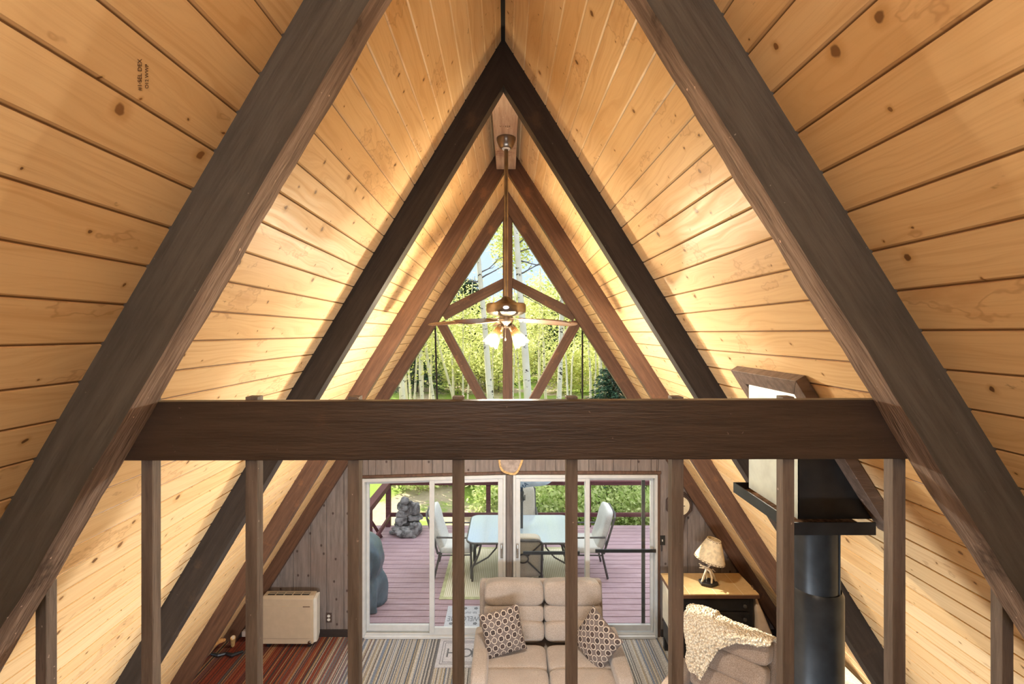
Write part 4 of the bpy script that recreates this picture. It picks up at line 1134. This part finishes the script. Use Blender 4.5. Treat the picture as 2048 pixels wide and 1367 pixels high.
# ---------------------------------------------------------------- deck and railing
dk = MB()
y = 5.90
while y < 9.30:
    dk.box(-2.75, 4.6, y, y+0.131, DZ-0.03, DZ); y += 0.143
dk_end = y
do = dk.build('deck', M['deck'], kind='structure', bevel=0.003)
tag(do, 'plum stained board deck outside the sliding doors', 'deck')
dj = MB().box(-2.7, 4.55, 5.9, 9.28, -0.34, DZ-0.03); dj.build('deck_frame', M['base'], do)
RYf = 9.27
rl = root('deck_railing', (-2.45, RYf, DZ), 'maroon wooden railing around the deck edge', 'railing')
for px_ in (-2.455, -0.42, 1.62, 3.6):
    MB().box(px_-0.045, px_+0.045, RYf-0.045, RYf+0.045, DZ, 0.80).build('post', M['maroon'], rl, bevel=0.004)
for yy in (8.0, 6.5):
    MB().box(-2.50, -2.41, yy-0.045, yy+0.045, DZ, 0.80).build('post', M['maroon'], rl, bevel=0.004)
MB().box(-2.53, 4.6, RYf-0.07, RYf+0.07, 0.80, 0.84).box(-2.53, 4.6, RYf-0.065, RYf-0.03, 0.755, 0.80).build('top_rail', M['maroon'], rl, bevel=0.004)
MB().box(-2.525, -2.385, 5.95, RYf-0.07, 0.80, 0.84).box(-2.43, -2.395, 5.95, RYf-0.07, 0.72, 0.80).build('side_rail', M['maroon'], rl, bevel=0.004)
MB().box(-2.41, 4.6, RYf-0.065, RYf-0.03, 0.115, 0.195).build('bottom_rail', M['maroon'], rl, bevel=0.004)
MB().box(-2.43, -2.39, 5.95, RYf-0.07, 0.09, 0.17).build('bottom_rail', M['maroon'], rl, bevel=0.004)
MB().tube([(-2.46, 8.04, 0.55), (-2.46, 8.75, DZ+0.02)], 0.035, 4).build('brace', M['maroon'], rl)

def outdoor_rug():
    x0, x1, y0, y1 = -1.035, 1.05, 6.72, 8.35
    r_ = root('outdoor_rug', ((x0+x1)/2, (y0+y1)/2, DZ), 'sand ribbed outdoor rug beneath the patio table', 'rug')
    MB().box(x0+0.06, x1-0.06, y0+0.06, y1-0.06, DZ, DZ+0.008).build('field', M['rug'], r_)
    e = MB().box(x0, x1, y0, y0+0.06, DZ, DZ+0.009).box(x0, x1, y1-0.06, y1, DZ, DZ+0.009).box(x0, x0+0.06, y0+0.06, y1-0.06, DZ, DZ+0.009).box(x1-0.06, x1, y0+0.06, y1-0.06, DZ, DZ+0.009)
    e.build('border', M['rugedge'], r_, bevel=0.002)['label'] = 'olive border'
outdoor_rug()
DF = DZ + 0.009
def patio_table():
    x0, x1, y0, y1, z = -0.66, 1.05, 6.98, 8.05, 0.62
    r_ = root('patio_table', ((x0+x1)/2, (y0+y1)/2, DF), 'glass-topped patio table on the sand rug', 'table')
    def rr(i, n=8, rad=0.14):
        pts = []
        for cx, cy, a0 in ((x1-rad, y1-rad, 0), (x0+rad, y1-rad, 90), (x0+rad, y0+rad, 180), (x1-rad, y0+rad, 270)):
            for k in range(n+1):
                q = R(a0 + 90*k/n); pts.append((cx+(rad-i)*math.cos(q), cy+(rad-i)*math.sin(q)))
        return pts
    MB().prismz(rr(0.012), z-0.006, z+0.001).build('glass_top', M['ripple'], r_, smooth=0)['label'] = 'pale rippled glass top'
    loop = [(p[0], p[1], z-0.012) for p in rr(0.004)]; loop.append(loop[0])
    MB().tube(loop, 0.016, 8).build('rim', M['patio'], r_)
    for sx_, sy_ in ((-1, -1), (1, -1), (-1, 1), (1, 1)):
        cx, cy = (x0+x1)/2, (y0+y1)/2
        lx, ly = (x0+0.08 if sx_ < 0 else x1-0.08), (y0+0.22 if sy_ < 0 else y1-0.20)
        b = MB().tube([(lx, ly, DF), (lx-0.0*sx_, ly, 0.12), (lx-0.10*sx_, ly, 0.34), (lx-0.16*sx_, ly-0.04*sy_, 0.60)], 0.017, 8)
        b.tube([(lx-0.02*sx_, ly, 0.16), (lx-0.25*sx_, ly-0.02*sy_, 0.28), (lx-0.38*sx_, ly-0.04*sy_, 0.42), (lx-0.40*sx_, ly-0.04*sy_, 0.60)], 0.013, 8)
        b.tube([(lx-0.06*sx_, ly, 0.26), (lx-0.02*sx_, ly-0.25*sy_, 0.45)], 0.010, 6)
        b.build('leg', M['patio'], r_)
    for ya in (y0+0.12, y1-0.12): MB().tube([(x0+0.15, ya, z-0.02), (x1-0.15, ya, z-0.02)], 0.012, 6).build('apron', M['patio'], r_)
patio_table()
def patio_chair():
    r_ = root('patio_chair', (0, 0, 0), 'patio chair', 'chair')
    for s in (-1, 1):
        MB().tube([(s*0.28, -0.26, 0), (s*0.28, -0.25, 0.42), (s*0.285, -0.245, 0.62)], 0.018, 8).build('leg', M['patio'], r_)
        MB().tube([(s*0.28, 0.34, 0), (s*0.28, 0.26, 0.34), (s*0.28, 0.25, 0.42)], 0.018, 8).build('leg', M['patio'], r_)
        MB().tube([(s*0.285, -0.245, 0.62), (s*0.29, -0.20, 0.655), (s*0.29, 0.1, 0.66), (s*0.285, 0.30, 0.66)], 0.015, 8).build('armrest', M['patio'], r_)
    MB().tube([(-0.28, -0.25, 0.38), (0.28, -0.25, 0.38), (0.28, 0.26, 0.37), (-0.28, 0.26, 0.37), (-0.28, -0.25, 0.38)], 0.013, 8).build('seat_frame', M['patio'], r_)
    Mk = T(0, 0.25, 0.40) @ RX(-17)
    f = MB().tube([(-0.27, 0.03, 0), (-0.27, 0.03, 0.60), (-0.22, 0.03, 0.65), (0.22, 0.03, 0.65), (0.27, 0.03, 0.60), (0.27, 0.03, 0)], 0.018, 8, Mk)
    f.tube([(-0.27, 0.035, 0.62), (-0.06, 0.035, 0.38)], 0.010, 6, Mk).tube([(0.27, 0.035, 0.62), (0.06, 0.035, 0.38)], 0.010, 6, Mk)
    f.tube([(-0.27, 0.035, 0.06), (-0.06, 0.035, 0.30)], 0.010, 6, Mk).tube([(0.27, 0.035, 0.06), (0.06, 0.035, 0.30)], 0.010, 6, Mk)
    f.tube([(0.075*math.cos(2*PI*k/16), 0.035, 0.34+0.075*math.sin(2*PI*k/16)) for k in range(17)], 0.010, 6, Mk, cap=False)
    f.build('back_frame', M['patio'], r_)
    c = MB().sup((0, -0.045, 0.325), (0.265, 0.068, 0.35), 0.35, 0.4, Mk, 40, 20)
    def tuft(v):
        q = Mk.inverted() @ v
        d = math.hypot(q.x, q.z-0.34)
        if q.y < -0.04: q.y += 0.05*math.exp(-(d/0.07)**2) + 0.012*math.exp(-((q.z-0.34)/0.03)**2)
        return Mk @ q
    c.v = [tuft(v) for v in c.v]
    c.build('back_cushion', M['cushion'], r_, smooth=180)
    MB().sup((0, -0.01, 0.44), (0.275, 0.275, 0.062), 0.35, 0.25, None, 40, 14).build('seat_cushion', M['cushion'], r_, smooth=180)
    return r_
pc = patio_chair()
for i, (x, y_, a, lab) in enumerate(((-0.86, 7.56, 90, 'stone-cushioned patio chair at the table end nearer the rock fountain'),
                                     (1.24, 7.56, -90, 'stone-cushioned patio chair at the table end away from the rock fountain'),
                                     (0.20, 6.86, 180, 'patio chair with its back to the sliding door'),
                                     (0.22, 8.22, 0, 'tan patio chair across the table near the deck railing'))):
    o = pc if i == 0 else dup(pc)
    o.location = (x, y_, DF); o.rotation_euler = (0, 0, R(a)); o['label'] = lab; o['group'] = 'patio chairs around the glass table'
    if i >= 2:
        for ch in o.children:
            if 'cushion' in ch.name:
                ch.data = ch.data.copy(); ch.data.materials[0] = M['tan_cush']
def parasol():
    x, y_ = 0.21, 7.51
    r_ = root('patio_umbrella', (x, y_, DF), 'furled pale blue umbrella standing through the patio table', 'umbrella')
    MB().tube([(x, y_, DF), (x, y_, 2.5)], 0.022, 12).build('pole', M['patio'], r_)
    MB().lathe([(0.03, 1.06), (0.042, 1.08), (0.042, 1.12), (0.03, 1.16), (0.036, 1.2), (0.03, 1.23)], 14, T(x, y_, 0)).tube([(x, y_, 1.1), (x+0.05, y_-0.05, 1.1), (x+0.05, y_-0.05, 1.18)], 0.009, 6).build('crank', M['patio'], r_)
    MB().lathe([(0.24, DF), (0.24, DF+0.04), (0.06, DF+0.09), (0.03, DF+0.3)], 28, T(x, y_, 0)).build('base', M['patio'], r_)
    g = MB(); n = 64
    def cv(u, v):
        q = 2*PI*u; k = 1 - v
        flap = max(0, math.cos(q+0.1))**1.2
        rad = 0.035 + (0.13 + 0.42*flap)*v**1.2*(1 + 0.06*math.cos(8*q))
        zz = 2.42 - v*1.09 + 0.115*flap*v
        return (x - 0.01 + rad*math.cos(q), y_ + rad*math.sin(q)*0.8, zz)
    g.grid(cv, n, 14)
    co = g.build('canopy', M['parasol'], r_, smooth=60, solid=0.004)
    text('IMA', 'lettering', M['navy'], 0.10, T(x+0.02, y_-0.30, 1.40) @ RZ(12) @ RX(84) @ RZ(36), r_)
parasol()
def fountain():
    c = Vector((-1.99, 9.0, DZ))
    c = Vector((-1.97, 8.93, DZ))
    r_ = root('rock_fountain', tuple(c), 'grey cast rock fountain on the deck corner', 'fountain')
    def blob(b, x, y_, z, h, s, e=0.75, amp=0.5): b.sup((c.x+x, c.y+y_, DZ+z), h, e, e, None, 22, 14, amp*1.3, 9, s)
    b = MB()
    blob(b, -0.05, -0.03, 0.10, (0.21, 0.17, 0.10), 1, 0.6); blob(b, 0.12, -0.02, 0.13, (0.13, 0.15, 0.12), 2, 0.6); blob(b, 0.0, -0.1, 0.08, (0.2, 0.1, 0.075), 3, 0.6)
    b.build('basin', M['stone'], r_, smooth=25)
    b = MB()
    blob(b, -0.13, 0.02, 0.27, (0.11, 0.1, 0.09), 4, 0.65); blob(b, -0.13, 0.03, 0.40, (0.10, 0.09, 0.07), 5, 0.6); blob(b, 0.1, 0.07, 0.30, (0.12, 0.09, 0.06), 6, 0.6)
    blob(b, -0.12, 0.03, 0.53, (0.10, 0.08, 0.08), 7, 0.65); blob(b, 0.10, 0.07, 0.48, (0.09, 0.08, 0.10), 8, 0.65); blob(b, -0.09, 0.05, 0.63, (0.08, 0.06, 0.07), 9, 0.8); blob(b, 0.0, 0.1, 0.4, (0.14, 0.06, 0.2), 10)
    b.build('stacked_rocks', M['stone'], r_, smooth=25)
    b = MB(); blob(b, 0.02, 0.0, 0.20, (0.12, 0.09, 0.03), 11); b.build('dark_pool', M['dark'], r_)
    b = MB(); blob(b, -0.29, -0.02, 0.03, (0.07, 0.05, 0.03), 12); b.build('loose_rock', M['stone'], r_, smooth=25)
fountain()
def grill():
    cx, cy = -2.22, 6.62
    r_ = root('covered_grill', (cx, cy, DZ), 'grill under a slate blue vinyl cover at the deck edge', 'grill')
    b = MB(); n = 72; H = 1.02; rows = 22; vs = []; fs = []
    for j in range(rows+1):
        v = j/rows; z = DZ + 0.01 + H*v
        w_ = 0.385*(1 - 0.05*v) if v < 0.62 else 0.37*math.sqrt(max(0.0, 1 - ((v-0.62)/0.39)**2))
        w_ -= 0.05*math.exp(-((v-0.42)/0.08)**2)
        d_ = min(w_, 0.28)
        for k in range(n):
            q = 2*PI*k/n; pw = lambda t: math.copysign(abs(t)**0.6, t)
            f = 1 + (0.11*math.sin(5*q+v*3)+0.09*math.sin(9*q-v*5+1))*(1-v)*0.9 + 0.05*mn.noise(Vector((math.cos(q)*3, math.sin(q)*3, v*7)))
            vs.append((cx + w_*pw(math.cos(q))*f, cy + d_*pw(math.sin(q))*f, z + (0.05*math.sin(3*q+1) if j == 0 else 0)*0 ))
    for j in range(rows):
        for k in range(n): fs.append((j*n+k, j*n+(k+1) % n, (j+1)*n+(k+1) % n, (j+1)*n+k))
    fs.append(tuple(rows*n+k for k in range(n)))
    b.add(vs, fs); b.build('cover', M['cover'], r_, smooth=22)
grill()

# ---------------------------------------------------------------- forest
def gz(x, y_):
    return -0.55 + 0.062*max(0, y_-11) + 0.0016*max(0, y_-18)**2*0.3 + 0.12*mn.noise(Vector((x*0.3, y_*0.3, 0))) + (0.05*max(0, -x-1)*max(0, min(1, (y_-9)/4)) if x < -1 else 0)
gb = MB(); NXg, NYg = 60, 60
gb.grid(lambda u, v: (-45 + 90*u, 5.9 + 62*v*v + 0.01, gz(-45+90*u, 5.9+62*v*v)), NXg, NYg)
tag(gb.build('ground', M['ground'], kind='structure', smooth=180), 'sunlit forest ground of dirt and grass past the deck', 'ground')

def leaves(n, rx, ry, rz, size, seed, shell=0.55, droop=0.0):
    rg = np.random.default_rng(seed)
    d = rg.normal(size=(n, 3)); d /= np.linalg.norm(d, axis=1)[:, None]
    rad = shell + (1-shell)*rg.random(n)**0.6
    lump = 1 + 0.25*np.sin(d[:, 0]*5+seed)*np.sin(d[:, 1]*4)*np.cos(d[:, 2]*6)
    c = d * (rad*lump)[:, None] * np.array([rx, ry, rz])
    c += rg.normal(size=(n, 3)) * 0.08 * np.array([rx, ry, rz])
    a = rg.normal(size=(n, 3)); a /= np.linalg.norm(a, axis=1)[:, None]
    b = rg.normal(size=(n, 3)); b -= (a*b).sum(1)[:, None]*a; b /= np.linalg.norm(b, axis=1)[:, None]
    s = size*(0.6 + 0.8*rg.random(n))[:, None]
    v = np.empty((n, 4, 3)); v[:, 0] = c - a*s; v[:, 1] = c + b*s*0.55; v[:, 2] = c + a*s; v[:, 3] = c - b*s*0.55
    me = bpy.data.meshes.new('leaves')
    me.from_pydata(v.reshape(-1, 3).tolist(), [], np.arange(n*4).reshape(n, 4).tolist())
    return me
LV = [leaves(2600, 1.25, 1.25, 2.3, 0.085, 11+k, 0.25) for k in range(3)]
LVS = [leaves(420, 1.1, 1.1, 1.8, 0.075, 51+k, 0.2) for k in range(2)]
LVB = [leaves(5200, 2.4, 1.6, 4.2, 0.15, 31+k, 0.15) for k in range(3)]
SH = [leaves(1700, 0.75, 0.65, 0.62, 0.052, 71+k, 0.2) for k in range(3)]
for m_ in LV + LVS: m_.materials.append(M['aspen'])
for m_ in LVB: m_.materials.append(M['aspen'])
LVD = [m_.copy() for m_ in LVB]
for m_ in LVD: m_.materials[0] = M['deep']
for m_ in SH: m_.materials.append(M['shrub'])
TWIGS = []
def leaf_obj(me, parent, loc, sc=(1, 1, 1), rz=0, name='foliage'):
    o = bpy.data.objects.new(name, me); COL.objects.link(o); o.parent = parent; o.location = loc; o.scale = sc; o.rotation_euler = (0, 0, rz); return o
tr_r = random.Random(5)
def aspen(p0, p1, d, H, label, crown=0, group=None, crowns=None, bend=0.02):
    """p0, p1: two points (x, y, z) the trunk passes through, low then high"""
    p0, p1 = Vector(p0), Vector(p1)
    up = (p1-p0)/max(0.01, (p1.z-p0.z))
    z0 = gz(p0.x, p0.y) - 0.1
    base = p0 + up*(z0-p0.z)
    r_ = root('aspen_tree', tuple(base), label, 'tree', group)
    n = 14; pts = []; rs = []
    ph = tr_r.random()*9
    for i in range(n+1):
        t_ = i/n
        p = base + up*(H*t_)
        s_ = math.sin(t_*PI)
        p += Vector((mn.noise(Vector((t_*4+ph, 0, 0))), mn.noise(Vector((0, t_*4+ph, 0))), 0)) * bend*H*s_*0.5
        pts.append(p); rs.append(d/2*(1.08 - 0.72*t_))
    MB().tube(pts, rs, 10).build('trunk', M['bark'], r_, smooth=60)
    if crowns:
        for (me, t_, sc) in crowns:
            p = base + up*(H*t_) - base
            leaf_obj(me, r_, tuple(p), sc, tr_r.random()*6)
    return r_, base, up
def px_aspen(x0, y0, x1, y1, Y, wpx, H, label, group=None, crowns=None, bend=0.02):
    a, b = P(x0, y0, Y), P(x1, y1, Y)
    return aspen(a, b, wpx*Y/F*1.05, H, label, 0, group, crowns, bend)
r1_, b1_, u1_ = px_aspen(982, 800, 957, 520, 14, 14, 10.5, 'bare-topped white aspen seen beside the fan downrod', None, [(LVS[0], 0.86, (0.8, 1, 0.8))])
r2_, b2_, u2_ = px_aspen(1056, 800, 1030, 440, 13, 17, 11, 'thickest white aspen, with dead side branches, behind the window post', None, [(LVS[1], 1.0, (1, 1, 0.8))])
def twigs(r_, starts, seed):
    g = random.Random(seed)
    for (px_, py_, Y, dx, dz, L) in starts:
        p = P(px_, py_, Y); b = MB()
        pts = [p]; v = Vector((dx, g.uniform(-0.3, 0.3), dz)).normalized()
        for k in range(5):
            v = (v + Vector((0.15*g.uniform(-1, 1), 0.2*g.uniform(-1, 1), 0.22*g.uniform(-0.6, 1)))).normalized(); pts.append(pts[-1] + v*L/5)
            if k > 0:
                w_ = (v + Vector((g.uniform(-.5, .5), g.uniform(-.5, .5), g.uniform(-.2, .9)))).normalized()
                b.tube([pts[-1], pts[-1] + w_*L*0.2, pts[-1] + w_*L*0.3 + Vector((0, 0, 0.06))], [0.012, 0.008, 0.004], 5)
        b.tube(pts, [0.028, 0.022, 0.018, 0.014, 0.010, 0.006], 6)
        b.build('branch', M['twig'], r_, smooth=60)
twigs(r1_, [(962, 556, 14, 1, 0.5, 0.9), (960, 545, 14, 1, 0.35, 0.75), (962, 577, 14, -1, 0.6, 0.35), (958, 562, 14, -1, -0.1, 0.4), (958, 470, 14, 1, 0.7, 0.6)], 3)
twigs(r2_, [(1036, 548, 13, 1, 0.15, 0.8), (1034, 505, 13, 1, 0.3, 0.9), (1034, 490, 13, 1, 0.7, 0.6), (1036, 585, 13, 1, -0.5, 0.7), (1033, 520, 13, 1, -0.2, 0.9), (1040, 610, 13, -1, 0.3, 0.4)], 8)
px_aspen(908, 802, 872, 668, 19, 5.0, 9, 'slim white aspen leaning away from the thin window mullion', None, [(LV[0], 0.85, (1, 1, 0.8))], 0.008)
px_aspen(866, 800, 853, 680, 18, 7.0, 9.5, 'crooked white aspen beside the thin window mullion', None, [(LV[1], 0.85, (1, 1, 0.8))], 0.03)
px_aspen(807, 800, 803, 745, 16, 9.0, 9, 'stout white aspen at the low corner of the gable window', None, [(LV[2], 0.85, (1, 1, 0.8))])
px_aspen(829, 802, 832, 745, 18, 4.5, 8, 'thin straight aspen beside the stout corner one', None, [(LV[0], 0.9, (.8, .8, .7))])
px_aspen(1118, 800, 1121, 690, 16, 10.5, 10, 'white aspen beside the dark spruce boughs', None, [(LV[1], 0.85, (1, 1, 0.8))])
px_aspen(1040, 800, 1034, 690, 20, 4.0, 9, 'thin pale aspen hugging the central window post', None, [(LV[2], 0.9, (.9, .9, .7))])
far = []
for i in range(52):
    y_ = tr_r.uniform(17, 31); x_ = tr_r.uniform(-0.34, 0.36)*y_
    far.append((x_, y_))
for (x_, y_) in far:
    lean = tr_r.uniform(-0.06, 0.06)
    aspen((x_, y_, 0), (x_+lean*4, y_, 4), tr_r.uniform(0.08, 0.17), tr_r.uniform(5.2, 6.6) + (0.9 if x_ > 0.4 else 0), 'slender white aspen in the stand beyond the deck', 0, 'background aspens',
          [(tr_r.choice(LVS), 0.80, (1.0, 1.0, 0.75)), (tr_r.choice(LVS), 0.62, (0.9, 0.9, 0.8))], 0.03)
for i in range(17):
    y_ = tr_r.uniform(33, 44); x_ = (-0.40 + 0.8*(i+0.5)/17)*y_ + tr_r.uniform(-1, 1)
    hi = tr_r.uniform(0.62, 0.80) + (0.14 if x_ > 1 else 0)
    r_ = root('leafy_tree', (x_, y_, gz(x_, y_)), 'bushy green tree at the back of the forest', 'tree', 'forest backdrop trees')
    MB().tube([(x_, y_, gz(x_, y_)-0.1), (x_+0.1, y_, gz(x_, y_)+4)], [0.14, 0.06], 8).build('trunk', M['twig'], r_)
    leaf_obj(tr_r.choice(LVB if i % 2 else LVD), r_, (0, 0, 3.4*hi), (1.25, 1.2, hi), tr_r.random()*6)
for i in range(16):
    y_ = tr_r.uniform(25, 31); x_ = (-0.36 + 0.72*(i+0.5)/16)*y_
    r_ = root('leafy_sapling', (x_, y_, gz(x_, y_)), 'low leafy sapling among the aspen trunks', 'tree', 'forest understorey')
    MB().tube([(x_, y_, gz(x_, y_)-0.1), (x_, y_, gz(x_, y_)+1.6)], [0.04, 0.02], 6).build('trunk', M['twig'], r_)
    leaf_obj(tr_r.choice(LV), r_, (0, 0, 1.45), (1.15, 1.0, tr_r.uniform(0.55, 0.8)), tr_r.random()*6)
for i in range(46):
    y_ = 10.3 + 4.6*tr_r.random(); x_ = (-0.20 + 0.62*tr_r.random())*y_
    if x_ < -0.9 and y_ < 12.2 and x_ > -4: y_ = 12.6 + tr_r.random()*1.5
    s_ = tr_r.uniform(0.65, 1.15)
    r_ = root('leafy_shrub', (x_, y_, gz(x_, y_)), 'bright green shrub beyond the deck railing', 'shrub', 'shrubs beyond the deck railing')
    MB().tube([(0+x_, y_, gz(x_, y_)-0.05), (x_+0.05, y_, gz(x_, y_)+0.45*s_)], [0.015, 0.006], 5).build('stem', M['twig'], r_)
    leaf_obj(tr_r.choice(SH), r_, (0, 0, 0.5*s_), (s_, s_, s_), tr_r.random()*6)
def spruce():
    x, y_ = 2.75, 12.0; z0 = gz(x, y_)
    r_ = root('spruce_tree', (x, y_, z0), 'dark blue-green spruce at the low corner of the gable window', 'tree')
    MB().tube([(x, y_, z0-0.1), (x, y_, z0+3.45)], [0.09, 0.02], 8).build('trunk', M['twig'], r_)
    rg = random.Random(2); vs = []; fs = []
    for k in range(130):
        h = 0.3 + 3.05*k/130; L = 0.2 + (3.5-h)*0.48; a = k*2.4
        for j in range(85):
            t_ = rg.random(); q = Vector((math.cos(a)*L*t_, math.sin(a)*L*t_, h - 0.30*t_*t_*L + 0.1*t_))
            q += Vector((rg.gauss(0, 0.05), rg.gauss(0, 0.05), rg.gauss(0, 0.03)))
            d = Vector((math.cos(a)+rg.gauss(0, 0.6), math.sin(a)+rg.gauss(0, 0.6), rg.gauss(-0.3, 0.3))).normalized()*0.075; e = d.cross(Vector((rg.gauss(0, 1), rg.gauss(0, 1), 1))).normalized()*0.016
            o = len(vs); vs += [q-d, q+e, q+d, q-e]; fs.append((o, o+1, o+2, o+3))
    me = bpy.data.meshes.new('needles'); me.from_pydata([tuple(v) for v in vs], [], fs); me.materials.append(M['spruce'])
    leaf_obj(me, r_, (0, 0, 0), name='boughs')
    return r_
sp0 = spruce()
for (x_, y_, k_, lab) in ((-5.2, 25.5, 1.15, 'dark spruce deep among the aspens on the heater side'), (-2.6, 28.5, 1.9, 'tall dark spruce far behind the fan blades'), (3.4, 30.0, 1.6, 'dark spruce far behind the white aspens on the clock side')):
    o = dup(sp0); o.location = (x_, y_, gz(x_, y_)); o.scale = (k_, k_, k_); o['label'] = lab

# trees beside the deck that shade it
for (x, y_, z) in ((-5.6, 11.0, 6.2), (-7.2, 13.2, 8.0), (-4.9, 14.0, 8.3), (-8.2, 10.0, 7.0), (-6.3, 8.4, 5.4), (-9.6, 15.0, 9.8)):
    g0 = gz(x, y_)
    r_ = root('shade_tree', (x, y_, g0), 'broad leafy tree shading the deck from beside it', 'tree', 'shade trees beside the deck')
    MB().tube([(x, y_, g0-0.1), (x+0.1, y_, z)], [0.16, 0.08], 8).build('trunk', M['bark'], r_)
    leaf_obj(LVB[int(abs(x)) % 3], r_, (0, 0, z-g0), (0.85, 1.1, 0.55), x)
